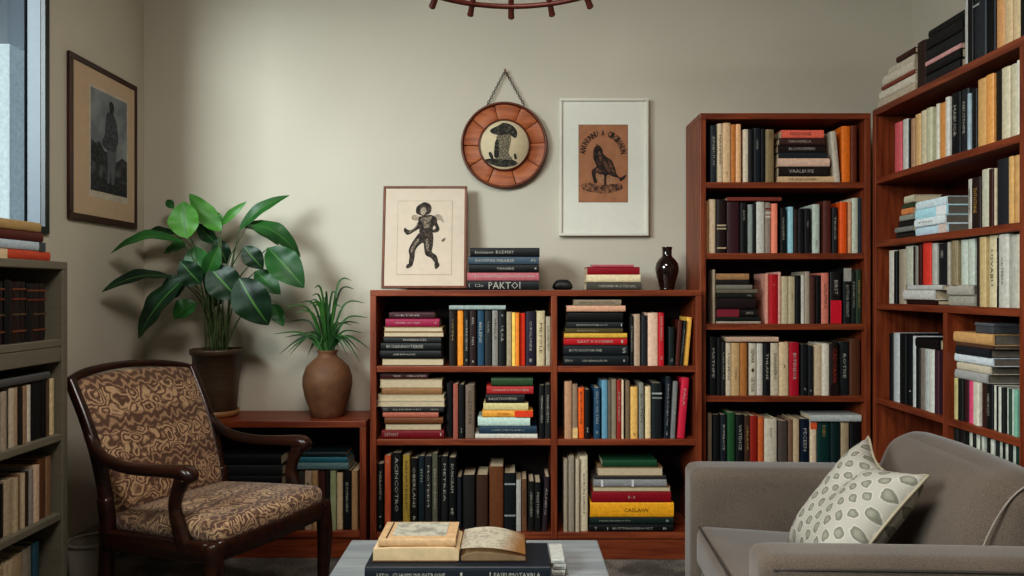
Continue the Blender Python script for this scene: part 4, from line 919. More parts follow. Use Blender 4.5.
# ------------------------------------------------------------------ plants on the side bookcase
M_leaf = None
def leaf_material(name, c1, c2):
    m, nt, b = base_mat(name)
    uv = N(nt, 'ShaderNodeUVMap'); sp = N(nt, 'ShaderNodeSeparateXYZ'); nt.links.new(uv.outputs[0], sp.inputs[0])
    ab = N(nt, 'ShaderNodeMath', operation='SUBTRACT'); ab.inputs[1].default_value = .5; nt.links.new(sp.outputs[0], ab.inputs[0])
    ab2 = N(nt, 'ShaderNodeMath', operation='ABSOLUTE'); nt.links.new(ab.outputs[0], ab2.inputs[0])
    cr = N(nt, 'ShaderNodeValToRGB')
    cr.color_ramp.elements[0].position = 0; cr.color_ramp.elements[1].position = .06
    cr.color_ramp.elements[0].color = rgb('#6d9a55'); cr.color_ramp.elements[1].color = rgb('#ffffff')
    nz = N(nt, 'ShaderNodeTexNoise', Scale=7.0); tc = N(nt, 'ShaderNodeTexCoord'); nt.links.new(tc.outputs['Object'], nz.inputs['Vector'])
    c2r = N(nt, 'ShaderNodeValToRGB'); c2r.color_ramp.elements[0].position = .35; c2r.color_ramp.elements[1].position = .65
    c2r.color_ramp.elements[0].color = rgb(c1); c2r.color_ramp.elements[1].color = rgb(c2); nt.links.new(nz.outputs['Fac'], c2r.inputs[0])
    mx = N(nt, 'ShaderNodeMixRGB'); mx.blend_type = 'MIX'
    st_ = N(nt, 'ShaderNodeMath', operation='GREATER_THAN'); st_.inputs[1].default_value = .03; nt.links.new(ab2.outputs[0], st_.inputs[0])
    mx.inputs[1].default_value = rgb('#4f7a3c'); nt.links.new(st_.outputs[0], mx.inputs[0]); nt.links.new(c2r.outputs[0], mx.inputs[2])
    nt.links.new(mx.outputs[0], b.inputs['Base Color']); b.inputs['Roughness'].default_value = .45
    b.inputs['Subsurface Weight'].default_value = 0
    # light passes through the thin blade
    tl = N(nt, 'ShaderNodeBsdfTranslucent'); nt.links.new(mx.outputs[0], tl.inputs['Color'])
    ms = N(nt, 'ShaderNodeMixShader'); ms.inputs[0].default_value = .25
    out = nt.nodes['Material Output']; nt.links.new(b.outputs[0], ms.inputs[1]); nt.links.new(tl.outputs[0], ms.inputs[2]); nt.links.new(ms.outputs[0], out.inputs[0])
    return m
M_leafs = [leaf_material('leaf_dark', '#12291a', '#1d4225'), leaf_material('leaf_mid', '#1f4a24', '#31682e'), leaf_material('leaf_bright', '#3f7a2e', '#5c9a3c')]
def bm_leaf(bm, base, tip, width, facing, arch=.12, fold=.25, mi=0, wave=.0, n=14, shape=.9):
    B, Tp = Vector(base), Vector(tip); d = Tp - B; L = d.length; T_ = d.normalized()
    S = T_.cross(Vector(facing)); S.normalize(); Nn = S.cross(T_).normalized()
    UV = bm.loops.layers.uv.verify(); grid = []
    for i in range(n + 1):
        t = i / n
        wdt = width * .5 * (math.sin(math.pi * t ** shape) ** .75) * (1.0 if t < .5 else 1 - .25 * (t - .5) ** 1.5) if 0 < t < 1 else .0012
        c_ = B + d * t + Nn * (arch * L * math.sin(math.pi * t)) + Vector((0, 0, -1)) * 0
        line = []
        for j in range(7):
            s = (j - 3) / 3
            off_ = Nn * (abs(s) * wdt * fold + wave * math.sin(t * 17 + j) * wdt * .25 * abs(s))
            line.append((bm.verts.new(c_ + S * s * wdt + off_), j / 6, t))
        grid.append(line)
    for i in range(n):
        for j in range(6):
            q = (grid[i][j], grid[i][j + 1], grid[i + 1][j + 1], grid[i + 1][j])
            f = bm.faces.new([v[0] for v in q]); f.material_index = mi; f.smooth = True
            for l, v in zip(f.loops, q): l[UV].uv = (v[1], v[2])
TZ = .63
PX, PY = (217 - CX) * 3.585 / F, 3.585
pot = empty('potted_plant', 'broad-leaved green houseplant in a brown tapered pot on the side bookcase', 'potted plant', (PX, PY, TZ + .028))
sc_ = link('plant_saucer', mesh_from(lathe_mesh([(0, .0004), (.092, .0004), (.1, .008), (.103, .03), (.097, .03), (.094, .018), (.06, .017), (0, .017)], 48, False)), mat('saucer_clay', '#8a6038', rough=.5, gain=1.05, var=.1), None, True)
sc_.location = (PX, PY, TZ); tag(sc_, 'round tan saucer under the big leafy plant pot', 'saucer')
M_pot = mat('brown_pot_glaze', '#4a3a2c', rough=.4, var=.2, scale=18, gain=1.1, stretch=(1, 1, 6))
hp = ZB(348.5, PY) - TZ - .028
link('pot', mesh_from(lathe_mesh([(0, -.0102), (.084, -.0102), (.088, -.006), (.1, hp * .45), (.113, hp * .9), (.122, hp * .91), (.124, hp * .98), (.122, hp), (.112, hp), (.11, hp - .02), (.1, hp - .035), (.0, hp - .03)], 56, False)), M_pot, pot, True)
link('soil', mesh_from(lathe_mesh([(.0, hp - .022), (.108, hp - .026), (.107, hp - .034)], 32, False)), mat('potting_soil', '#241a13', rough=.95, bump=.6, scale=60), pot)
def pl(px, py, dy=0.0):      # a point of the plant in its own frame
    v = at(px, py, PY + dy)
    if v.x < -1.80: v = at(px, py, 1.795 * F / (CX - px))
    return v - Vector(pot.location)
q = lambda x, y: (100 + x / 3.39, 190 + y / 3.39)
LV = [ # base, tip, width px, depth, facing, arch, colour
 ((296, 165), (283, 38), 92, -.06, (0, -1, .25), .06, 2), ((410, 140), (303, 12), 62, -.02, (.25, -1, .5), -.08, 2), ((408, 140), (362, 70), 60, .0, (0, -1, .5), .06, 2), ((412, 118), (497, 40), 26, .0, (.4, -1, .3), .1, 2),
 ((472, 136), (642, 18), 40, -.04, (.3, -.8, .6), .14, 1), ((475, 120), (605, 188), 56, .03, (.3, -.7, .7), .22, 1), ((505, 112), (680, 228), 62, -.04, (.3, -.8, .6), .2, 1), ((570, 196), (692, 332), 96, -.08, (.1, -1, .35), .1, 1),
 ((487, 192), (553, 268), 60, -.1, (-.1, -1, .4), .08, 0), ((528, 275), (612, 354), 62, -.02, (.1, -1, .3), .1, 1), ((472, 298), (572, 458), 112, -.14, (-.1, -1, .3), .1, 0), ((588, 388), (622, 462), 44, -.04, (.1, -1, .1), .1, 1),
 ((290, 180), (36, 216), 52, -.1, (-.2, -.75, .8), .2, 1), ((262, 150), (130, 165), 44, .02, (-.2, -.7, .8), .15, 0), ((245, 296), (6, 346), 54, -.08, (-.1, -.8, .6), .14, 0), ((290, 296), (130, 504), 86, -.12, (-.4, -.9, .3), .08, 0), ((292, 320), (208, 350), 80, -.02, (-.1, -1, .3), .1, 0),
 ((342, 318), (272, 240), 72, -.1, (-.2, -1, .3), .06, 0), ((352, 294), (316, 192), 88, -.06, (-.2, -1, .3), .08, 1), ((360, 290), (404, 190), 50, -.12, (.5, -.9, .3), .1, 1), ((372, 262), (474, 374), 100, -.13, (.0, -1, .35), .08, 0), ((325, 380), (250, 436), 66, -.06, (-.2, -1, .3), .1, 1),
 ((250, 62), (226, 34), 26, .02, (0, -1, .3), .05, 1), ((395, 180), (328, 112), 46, .03, (-.3, -1, .2), .08, 0), ((292, 190), (216, 216), 44, -.06, (0, -.8, .7), .1, 1), ((430, 250), (395, 160), 56, .05, (.1, -1, .2), .05, 0), ((330, 260), (262, 300), 60, .04, (-.1, -1, .4), .1, 0),
 ((300, 150), (250, 60), 40, .08, (-.3, -1, .3), .08, 1), ((420, 330), (385, 395), 50, .05, (0, -1, .2), .08, 0)]
bmL = bmesh.new(); bmS = bmesh.new()
for i, (b0, t0, wpx, dy, fc, ar, mi) in enumerate(LV):
    kx = PY / F / 3.39
    B0, T0 = pl(*q(*b0), dy), pl(*q(*t0), dy + (-.03 if i % 2 else .02))
    bm_leaf(bmL, B0, T0, wpx * kx * 1.12, fc, ar, .22, mi, wave=.35)
    a = rnd.uniform(0, 6.28); rr = rnd.uniform(.01, .05)
    S0 = Vector((rr * math.cos(a) + .004, rr * math.sin(a), hp - .03))
    mid = S0.lerp(B0, .55) + Vector((0, 0, .06)) + Vector(((S0.x - B0.x) * .18, 0, 0))
    bm_sweep(bmS, [S0, mid, B0], [(.0042, .0042), (.0034, .0034), (.0022, .0022)], n=6, smooth=5, up=(.2, 1, .1))
me = mesh_from(bmL)
for m_ in M_leafs: me.materials.append(m_)
link('foliage', me, None, pot)
link('stems', mesh_from(bmS), mat('plant_stem', '#3c4a26', rough=.5, var=.2), pot, True)
# spiky plant in a clay jar
JX, JY = (327.5 - CX) * 3.57 / F, 3.57
jar = empty('potted_plant', 'small spiky grass-leaved plant in a round-bellied clay jar on the side bookcase', 'potted plant', (JX, JY, TZ + .0004))
kj = JY / F
yj = lambda y: (419.5 - y) * kj
prof = [(0, 0), (15 * kj, 0), (16.2 * kj, .004), (17.5 * kj, yj(412)), (22 * kj, yj(400)), (24.4 * kj, yj(388)), (24.2 * kj, yj(380)), (21 * kj, yj(370)), (14.5 * kj, yj(363.5)), (10 * kj, yj(360)), (9 * kj, yj(357)), (10.6 * kj, yj(354.5)), (10.8 * kj, yj(353.6)), (8.6 * kj, yj(353.6)), (7.5 * kj, yj(358)), (0, yj(359))]
link('clay_jar', mesh_from(lathe_mesh(prof, 56, False)), mat('brown_clay', '#6b4a33', rough=.62, gain=1.15, var=.2, scale=22, bump=.12), jar, True)
bmL = bmesh.new()
zt = yj(358)
tips = [(-9, 108), (10, 102), (22, 116), (-27, 96), (33, 92), (37, 62), (-52, 60), (-40, 72), (-30, 48), (28, 70), (-16, 76), (4, 78), (38, 42), (-46, 38), (16, 88), (-20, 60), (40, 76), (-6, 62), (30, 40), (12, 58), (-36, 88), (-2, 96), (26, 56), (-24, 34), (8, 44), (36, 50), (-12, 92), (18, 70), (-34, 58), (34, 30)]
tips += [(rnd.uniform(-44, 36), rnd.uniform(34, 108)) for _ in range(26)]
tips = [(max(-50, min(37, x_)), y_ if abs(x_) < 26 else min(y_, 92)) for x_, y_ in tips]
for i, (tx, ty) in enumerate(tips):
    a = rnd.uniform(0, 6.28); rr = rnd.uniform(0, .022)
    B0 = Vector((rr * math.cos(a), rr * math.sin(a), zt - .01))
    up_ = ty * .62
    T0 = Vector((tx * kj * 1.05, rnd.uniform(-.11, .11), zt + (ty - 38) * kj * .95))
    midp = Vector((tx * kj * .45, T0.y * .45, zt + max((ty - 38) * .75, 14) * kj * 1.15 + .01))
    # a blade in two bends: ribbon along a curve
    C_ = catmull([B0, midp, T0], 7); n_ = len(C_)
    UV = bmL.loops.layers.uv.verify(); g0 = []
    for j, c_ in enumerate(C_):
        t = j / (n_ - 1); T_ = ((C_[min(j + 1, n_ - 1)]) - C_[max(j - 1, 0)]).normalized()
        S = T_.cross(Vector((.15 * math.cos(a), -1, .25))).normalized(); wd = .0058 * (1 - t ** 2.2) * min(1, .5 + t * 2) + .0004
        Nn = S.cross(T_)
        g0.append([bmL.verts.new(c_ - S * wd + Nn * wd * .5), bmL.verts.new(c_), bmL.verts.new(c_ + S * wd + Nn * wd * .5)])
    for j in range(n_ - 1):
        for s in (0, 1):
            f = bmL.faces.new((g0[j][s], g0[j][s + 1], g0[j + 1][s + 1], g0[j + 1][s])); f.smooth = True; f.material_index = i % 2
            for l, (uu, vv) in zip(f.loops, ((s * .5, j / n_), (s * .5 + .5, j / n_), (s * .5 + .5, (j + 1) / n_), (s * .5, (j + 1) / n_))): l[UV].uv = (uu + .04, vv)
me = mesh_from(bmL)
for m_ in (leaf_material('blade_green', '#2a5524', '#3f7230'), leaf_material('blade_dark', '#173a1a', '#275226')): me.materials.append(m_)
link('foliage', me, None, jar)

# ------------------------------------------------------------------ armchair
def damask():
    m, nt, b = base_mat('patterned_upholstery')
    uv = N(nt, 'ShaderNodeUVMap'); mp = N(nt, 'ShaderNodeMapping'); nt.links.new(uv.outputs[0], mp.inputs[0])
    nz = N(nt, 'ShaderNodeTexNoise', Scale=17.0, Detail=4.0)
    nt.links.new(mp.outputs[0], nz.inputs['Vector'])
    # curling motif: rings around a lattice of points, pulled about by noise
    ad = N(nt, 'ShaderNodeVectorMath', operation='MULTIPLY_ADD'); ad.inputs[1].default_value = (.08, .08, 0)
    nt.links.new(nz.outputs['Color'], ad.inputs[0]); nt.links.new(mp.outputs[0], ad.inputs[2])
    vo = N(nt, 'ShaderNodeTexVoronoi', Scale=17.0, Randomness=.7); nt.links.new(ad.outputs[0], vo.inputs['Vector'])
    sn = N(nt, 'ShaderNodeMath', operation='MULTIPLY'); sn.inputs[1].default_value = 32.0; nt.links.new(vo.outputs['Distance'], sn.inputs[0])
    si = N(nt, 'ShaderNodeMath', operation='SINE'); nt.links.new(sn.outputs[0], si.inputs[0])
    # zigzag bands along v
    sp = N(nt, 'ShaderNodeSeparateXYZ'); nt.links.new(ad.outputs[0], sp.inputs[0])
    bn = N(nt, 'ShaderNodeMath', operation='MULTIPLY'); bn.inputs[1].default_value = 42.0; nt.links.new(sp.outputs[1], bn.inputs[0])
    bs = N(nt, 'ShaderNodeMath', operation='SINE'); nt.links.new(bn.outputs[0], bs.inputs[0])
    # zigzag lines inside the bands
    zu = N(nt, 'ShaderNodeMath', operation='MULTIPLY'); zu.inputs[1].default_value = 150.0; nt.links.new(sp.outputs[0], zu.inputs[0])
    zs = N(nt, 'ShaderNodeMath', operation='SINE'); nt.links.new(zu.outputs[0], zs.inputs[0])
    zv = N(nt, 'ShaderNodeMath', operation='MULTIPLY'); zv.inputs[1].default_value = 230.0; nt.links.new(sp.outputs[1], zv.inputs[0])
    za = N(nt, 'ShaderNodeMath', operation='MULTIPLY_ADD'); za.inputs[1].default_value = 1.5; nt.links.new(zs.outputs[0], za.inputs[0]); nt.links.new(zv.outputs[0], za.inputs[2])
    zz_ = N(nt, 'ShaderNodeMath', operation='SINE'); nt.links.new(za.outputs[0], zz_.inputs[0])
    wm = N(nt, 'ShaderNodeMath', operation='MULTIPLY_ADD'); wm.inputs[1].default_value = .75; wm.inputs[2].default_value = .35; nt.links.new(zz_.outputs[0], wm.inputs[0])
    sk = N(nt, 'ShaderNodeMath', operation='MULTIPLY_ADD'); sk.inputs[1].default_value = .75; sk.inputs[2].default_value = -.15; nt.links.new(si.outputs[0], sk.inputs[0])
    gt = N(nt, 'ShaderNodeMapRange'); gt.inputs['From Min'].default_value = .3; gt.inputs['From Max'].default_value = .5; nt.links.new(bs.outputs[0], gt.inputs['Value'])
    mx = N(nt, 'ShaderNodeMix'); nt.links.new(gt.outputs[0], mx.inputs['Factor']); nt.links.new(sk.outputs[0], mx.inputs[2]); nt.links.new(wm.outputs[0], mx.inputs[3])
    cr = N(nt, 'ShaderNodeValToRGB')
    cr.color_ramp.elements[0].position = .1; cr.color_ramp.elements[1].position = .75
    cr.color_ramp.elements[0].color = rgb('#a98c6c', 1.2); cr.color_ramp.elements[1].color = rgb('#5a3d2c')
    e2 = cr.color_ramp.elements.new(.5); e2.color = rgb('#83644b')
    hf = N(nt, 'ShaderNodeMath', operation='MULTIPLY_ADD'); hf.inputs[1].default_value = .5; hf.inputs[2].default_value = .5; nt.links.new(mx.outputs[0], hf.inputs[0])
    nt.links.new(hf.outputs[0], cr.inputs[0]); nt.links.new(cr.outputs[0], b.inputs['Base Color'])
    b.inputs['Roughness'].default_value = .75; b.inputs['Sheen Weight'].default_value = .25
    bp = N(nt, 'ShaderNodeBump', Strength=.25, Distance=.004); nt.links.new(hf.outputs[0], bp.inputs['Height']); nt.links.new(bp.outputs[0], b.inputs['Normal'])
    return m
M_dam = damask()
cha = empty('armchair', 'dark wooden armchair with scrolled arms and brown patterned upholstery before the plants', 'armchair', (-1.068, 2.745, 0), math.atan2(-.42, .906))
# seat: local x forward, y to the far side
def seat_def(w):
    t = (w.x + .27) / .55
    return Vector((w.x + (.018 * (1 - (w.y / .27) ** 2) if w.x > .2 else 0), w.y * (1 + .06 * t), w.z + .035 * t))
def uv_seat(co, n): return (co.y * 1.0 + .3, co.x * 1.0 + .37) if abs(n.z) > .45 else ((co.y + .3, co.z * 1.0 + .5) if abs(n.x) > abs(n.y) else (co.x, co.z + .2))
cushion('seat', (-.25, -.25, .372), (.265, .25, .452), .034, M_dam, cha, bulge=(.0, .0, .016), deform=seat_def, uv=uv_seat)
def bx_poly(name, m_, parent, loops):      # prism between two quads
    bm = bmesh.new(); vs = [[bm.verts.new(p) for p in L] for L in loops]
    n = len(vs[0])
    for a, b_ in zip(vs, vs[1:]):
        for i in range(n): bm.faces.new((a[i], a[(i + 1) % n], b_[(i + 1) % n], b_[i]))
    bm.faces.new(list(reversed(vs[0]))); bm.faces.new(vs[-1])
    bmesh.ops.recalc_face_normals(bm, faces=bm.faces)
    return link(name, mesh_from(bm), m_, parent)
# rails under the seat
for y in (-.262, .262):
    s = 1 if y > 0 else -1
    sweep('side_rail', [(-.26, y - .0 * s, .36), (0, y + .004 * s, .372), (.245, y + .012 * s, .392)], [(.018, .034)] * 3, M_dkwood, cha, power=5)
sweep('front_rail', [(.255, -.262, .393), (.272, 0, .395), (.255, .262, .393)], [(.018, .034)] * 3, M_dkwood, cha, power=5)
sweep('rear_rail', [(-.255, -.25, .36), (-.255, .25, .36)], [(.018, .03)] * 2, M_dkwood, cha, smooth=1, power=5)
for s in (-1, 1):
    sweep('leg', [(.25, .268 * s, .415), (.258, .272 * s, .3), (.252, .27 * s, .15), (.25, .268 * s, .006)], [(.027, .027), (.026, .026), (.02, .02), (.0155, .0155)], M_dkwood, cha, up=(1, 0, 0), power=3.2)
    # rear leg running up into the back stile
    sweep('leg', [(-.33, .245 * s, .006), (-.285, .25 * s, .2), (-.262, .256 * s, .4), (-.268, .262 * s, .5)], [(.017, .02), (.02, .024), (.023, .027), (.022, .026)], M_dkwood, cha, up=(1, 0, 0), power=3.2)
    sweep('back_stile', [(-.266, .256 * s, .48), (-.305, .258 * s, .62), (-.365, .262 * s, .76), (-.422, .265 * s, .862), (-.448, .266 * s, .905)], [(.02, .024), (.019, .023), (.018, .021), (.017, .02), (.017, .02)], M_dkwood, cha, up=(1, 0, 0), power=3)
    # arm: dips from the stile, runs level, ends in a rounded knuckle, S-shaped post below
    y = .268 * s
    sweep('arm', [(-.372, .262 * s, .765), (-.325, y, .69), (-.25, y + .006 * s, .642), (-.12, y + .01 * s, .625), (.03, y + .01 * s, .632), (.14, y + .01 * s, .637), (.168, y + .01 * s, .618)],
          [(.015, .017), (.017, .018), (.021, .018), (.024, .018), (.027, .02), (.03, .024), (.024, .018)], M_dkwood, cha, power=2.6)
    sweep('arm_post', [(.128, y + .01 * s, .62), (.1, y + .01 * s, .565), (.088, y + .008 * s, .515), (.105, y + .006 * s, .455), (.135, y + .004 * s, .385)], [(.018, .03), (.016, .023), (.016, .022), (.017, .028), (.018, .032)], M_dkwood, cha, up=(1, 0, 0), power=2.8)
sweep('top_rail', [(-.445, -.272, .902), (-.456, -.2, .928), (-.463, -.07, .942), (-.463, .08, .938), (-.456, .2, .918), (-.445, .272, .898)], [(.014, .016), (.014, .016), (.014, .014), (.014, .014), (.014, .016), (.014, .016)], M_dkwood, cha, power=3)
sweep('lower_back_rail', [(-.295, -.25, .47), (-.295, .25, .47)], [(.012, .02)] * 2, M_dkwood, cha, smooth=1, power=4)
def back_def(w):        # stand the pad up along the raked stiles
    t = w.z; zz = .415 + t * .527
    xx = -.262 - .02 * t - .185 * t ** 1.6
    crown = .02 * (1 - (w.y / .26) ** 2) * max(0, (t - .5) / .5)
    return Vector((xx + w.x, w.y * (1 - .01 * t), zz + crown - (.012 if t > .9 else 0)))
cushion('back_pad', (-.024, -.256, 0), (.026, .256, .952), .02, M_dam, cha, bulge=(.022, 0, 0), deform=back_def, uv=lambda co, n: (co.y * 1.0 + .3, co.z * 1.0))

# ------------------------------------------------------------------ wastepaper bin
bn = empty('waste_bin', 'pale round wastepaper bin on the floor between grey bookcase and armchair', 'waste bin', (-1.715, 3.06, 0))
M_bin = mat('pale_bin', '#b5aca0', rough=.5, var=.05)
link('bin_body', mesh_from(lathe_mesh([(0, .001), (.07, .001), (.075, .006), (.088, .205), (.0845, .205), (.072, .01), (0, .01)], 40, False)), M_bin, bn, True)
link('rim', mesh_from(lathe_mesh([(.0835, .2), (.0905, .2), (.092, .208), (.09, .215), (.084, .215), (.0825, .207)], 40, False)), M_bin, bn, True)

# ------------------------------------------------------------------ sofa
def weave(name, c1, c2, gain=1.0):
    m, nt, b = base_mat(name)
    tc = N(nt, 'ShaderNodeTexCoord'); n1 = N(nt, 'ShaderNodeTexNoise', Scale=420.0, Detail=2.0); n2 = N(nt, 'ShaderNodeTexNoise', Scale=5.0, Detail=3.0)
    for n in (n1, n2): nt.links.new(tc.outputs['Object'], n.inputs['Vector'])
    ad = N(nt, 'ShaderNodeMath', operation='MULTIPLY_ADD'); ad.inputs[1].default_value = .35; nt.links.new(n2.outputs['Fac'], ad.inputs[0]); nt.links.new(n1.outputs['Fac'], ad.inputs[2])
    cr = N(nt, 'ShaderNodeValToRGB'); cr.color_ramp.elements[0].position = .45; cr.color_ramp.elements[1].position = .9
    cr.color_ramp.elements[0].color = rgb(c1, gain); cr.color_ramp.elements[1].color = rgb(c2, gain)
    nt.links.new(ad.outputs[0], cr.inputs[0]); nt.links.new(cr.outputs[0], b.inputs['Base Color']); b.inputs['Roughness'].default_value = .9
    b.inputs['Sheen Weight'].default_value = .3; b.inputs['Specular IOR Level'].default_value = .2
    bp = N(nt, 'ShaderNodeBump', Strength=.25, Distance=.002); nt.links.new(n1.outputs['Fac'], bp.inputs['Height']); nt.links.new(bp.outputs[0], b.inputs['Normal'])
    return m
M_sofa = weave('grey_sofa_weave', '#584b41', '#7c6e62', .82)
M_pipe = mat('sofa_piping', '#8a8076', rough=.8, var=.1)
M_pipd = mat('sofa_piping_dark', '#3a342f', rough=.8, var=.1)
sof = empty('sofa', 'grey upholstered sofa seen from its arm side in front of the bookshelves', 'sofa', (1.08, 2.25, 0))
so = Vector(sof.location)
def sc(nm, lo, hi, r, m_=None, **kw):
    d = kw.pop('deform', None)
    return cushion(nm, Vector(lo) - so, Vector(hi) - so, r, m_ or M_sofa, sof, deform=d, **kw)
SX0, SX1 = .612, 1.575
sc('arm', (SX0, 2.615, .06), (SX1 - .02, 2.775, .598), .035, bulge=(.0, .006, .004))
sc('arm', (SX0, 1.735, .06), (SX1 - .02, 1.872, .601), .032, bulge=(.0, .004, .004))
sc('base', (SX0 + .03, 1.872, .06), (SX1, 2.615, .26), .02)
def tilt_seat(w):
    p = w + so; return Vector((w.x, w.y, w.z - .055 * max(0, (p.x - SX0)) * (1 if p.z > .3 else 0)))
sc('seat_cushion', (SX0 + .012, 1.876, .262), (1.3, 2.611, .412), .035, bulge=(.006, 0, .012), deform=tilt_seat)
def back_tilt(w):
    p = w + so - Vector((1.18, 0, .40)); a = R(20)
    return Vector((1.18 + p.x * math.cos(a) + p.z * math.sin(a), p.y, .40 - p.x * math.sin(a) + p.z * math.cos(a))) - so
def back_tilt0(w):
    v = back_tilt(w); return v
sc('back_cushion', (1.135, 1.878, .38), (1.35, 2.59, .795), .1, bulge=(.03, .0, .012), deform=back_tilt0, n=20)
sc('back_frame', (1.43, 1.872, .06), (SX1, 2.615, .62), .03)
# piping: arm fronts, seat front edge, near end of the back cushion
def pipe(n, pts, m_=M_pipe, r=.0035): return sweep(n, [Vector(p) - so for p in pts], [(r, r)] * len(pts), m_, sof, n=6, smooth=4)
sof.rotation_euler = (0, 0, R(-3))
pipe('seat_piping', [(SX0 + .022, 1.9, .404), (SX0 + .018, 2.25, .409), (SX0 + .022, 2.59, .404)], M_pipd)
pipe('arm_piping', [(SX0 + .03, 1.738, .572), (SX0 + .4, 1.7345, .577), (SX1 - .06, 1.738, .572)], M_pipd)
bpts = [(1.16, 1.9, .44), (1.142, 1.896, .58), (1.16, 1.9, .70), (1.2, 1.904, .768), (1.26, 1.904, .786), (1.315, 1.9, .75)]
pipe('back_piping', [back_tilt(Vector(p) - so) + so for p in bpts], r=.0026)
for x, y in ((SX0 + .06, 1.79), (SX0 + .06, 2.7), (SX1 - .08, 1.79), (SX1 - .08, 2.7)):
    link('foot', mesh_from(lathe_mesh([(0, .0), (.018, 0), (.026, .064), (0, .064)], 20, False)), M_dkwood, sof, True).location = Vector((x, y, 0)) - so
# patterned pillow leaning on the back cushion
def ikat():
    m, nt, b = base_mat('ikat_linen')
    uv = N(nt, 'ShaderNodeUVMap'); mp = N(nt, 'ShaderNodeMapping'); mp.inputs['Rotation'].default_value = (0, 0, R(45)); mp.inputs['Scale'].default_value = (1, 1, 1)
    nz = N(nt, 'ShaderNodeTexNoise', Scale=16.0, Detail=2.0); nt.links.new(uv.outputs[0], nz.inputs['Vector'])
    ad = N(nt, 'ShaderNodeVectorMath', operation='MULTIPLY_ADD'); ad.inputs[1].default_value = (.045, .045, 0); nt.links.new(nz.outputs['Color'], ad.inputs[0]); nt.links.new(uv.outputs[0], ad.inputs[2])
    nt.links.new(ad.outputs[0], mp.inputs[0])
    vo = N(nt, 'ShaderNodeTexVoronoi', Scale=8.4, Randomness=.0); vo.distance = 'EUCLIDEAN'; nt.links.new(mp.outputs[0], vo.inputs['Vector'])
    cr = N(nt, 'ShaderNodeValToRGB'); cr.color_ramp.elements[0].position = .0; cr.color_ramp.elements[1].position = .34
    cr.color_ramp.elements[0].color = rgb('#918e80', 1.0); cr.color_ramp.elements[1].color = rgb('#b5afa6', 1.08)
    for p_, c_ in ((.18, '#858274'), (.23, '#716f62'), (.31, '#7b786c'), (.37, '#a8a297')):
        e_ = cr.color_ramp.elements.new(p_); e_.color = rgb(c_)
    cr.color_ramp.elements[-1].position = .41
    nt.links.new(vo.outputs['Distance'], cr.inputs[0]); nt.links.new(cr.outputs[0], b.inputs['Base Color']); b.inputs['Roughness'].default_value = .85
    return m
pil = empty('throw_pillow', 'cream throw pillow with grey oval pattern leaning on the sofa back', 'pillow')
A = Vector((1.15, 2.42, .757)); B_ = Vector((1.133, 2.04, .725)); C_ = Vector((.862, 2.36, .43)); D_ = Vector((.84, 1.965, .425))   # far top, near top, far bottom, near bottom
nrm = (A - D_).cross(B_ - C_).normalized()
if nrm.x > 0: nrm = -nrm
bm = bmesh.new(); UV = bm.loops.layers.uv.verify(); n = 26; G = {}
for side in (1, -1):
    for i in range(n + 1):
        for j in range(n + 1):
            if side < 0 and (i in (0, n) or j in (0, n)): G[(-1, i, j)] = G[(1, i, j)]; continue
            u, v = i / n, j / n                    # u far -> near, v bottom -> top
            uu, vv = 2 * u - 1, 2 * v - 1
            pu, pv = u - .5 + .0, v
            # sides pulled in between the corners
            su = .5 + (u - .5) * (1 - .09 * (1 - vv * vv)); sv = .5 + (v - .5) * (1 - .09 * (1 - uu * uu))
            if v > .5: sv -= .10 * (1 - uu * uu) ** 1.5 * (v - .5) * 2 * (1 if True else 0)
            P = (C_ * (1 - su) + D_ * su) * (1 - sv) + (A * (1 - su) + B_ * su) * sv
            th = .075 * ((1 - uu ** 4) * (1 - vv ** 4)) ** .62
            if side > 0: th *= 1 - .55 * math.exp(-((u - .47) / .09) ** 2) * max(0, (v - .45) / .55)   # the dent between the ears
            G[(side, i, j)] = bm.verts.new(P + nrm * th * side + Vector((0, 0, .006 * math.sin(9 * u + 3 * v) * (1 - uu * uu) * (1 - vv * vv))))
for side in (1, -1):
    for i in range(n):
        for j in range(n):
            ks = ((side, i, j), (side, i + 1, j), (side, i + 1, j + 1), (side, i, j + 1))
            f = bm.faces.new([G[k_] for k_ in ks]); f.smooth = True
            for l, k_ in zip(f.loops, ks): l[UV].uv = (k_[1] / n * .95, k_[2] / n)
bmesh.ops.recalc_face_normals(bm, faces=bm.faces)
edge = [G[(1, i, 0)].co.copy() for i in range(n)] + [G[(1, n, j)].co.copy() for j in range(n)] + [G[(1, i, n)].co.copy() for i in range(n, 0, -1)] + [G[(1, 0, j)].co.copy() for j in range(n, -1, -1)]
link('pillow_cover', mesh_from(bm), ikat(), pil)
sweep('piping', edge, [(.0042, .0042)] * len(edge), mat('pillow_piping', '#9a8f7a', rough=.8, gain=1.1), pil, n=6, smooth=1)

# ------------------------------------------------------------------ coffee table and what lies on it
TX0, TX1, TY0, TY1, TT = -.52, .277, 1.72, 2.432, .42
tb = empty('coffee_table', 'low grey painted coffee table in front with open books on it', 'coffee table', ((TX0 + TX1) / 2, (TY0 + TY1) / 2, 0))
to = Vector(tb.location)
M_tab = wood('grey_table_paint', '#7d8285', '#989c9d', rough=.45, axis='X')
box('tabletop', Vector((TX0, TY0, TT - .035)) - to, Vector((TX1, TY1, TT)) - to, M_tab, tb, .004)
for x in (TX0 + .03, TX1 - .08):
    for y in (TY0 + .03, TY1 - .08): box('leg', Vector((x, y, 0)) - to, Vector((x + .05, y + .05, TT - .035)) - to, M_tab, tb, .004)
for y in (TY0 + .04, TY1 - .065): box('apron', Vector((TX0 + .08, y, TT - .1)) - to, Vector((TX1 - .08, y + .025, TT - .035)) - to, M_tab, tb, .003)
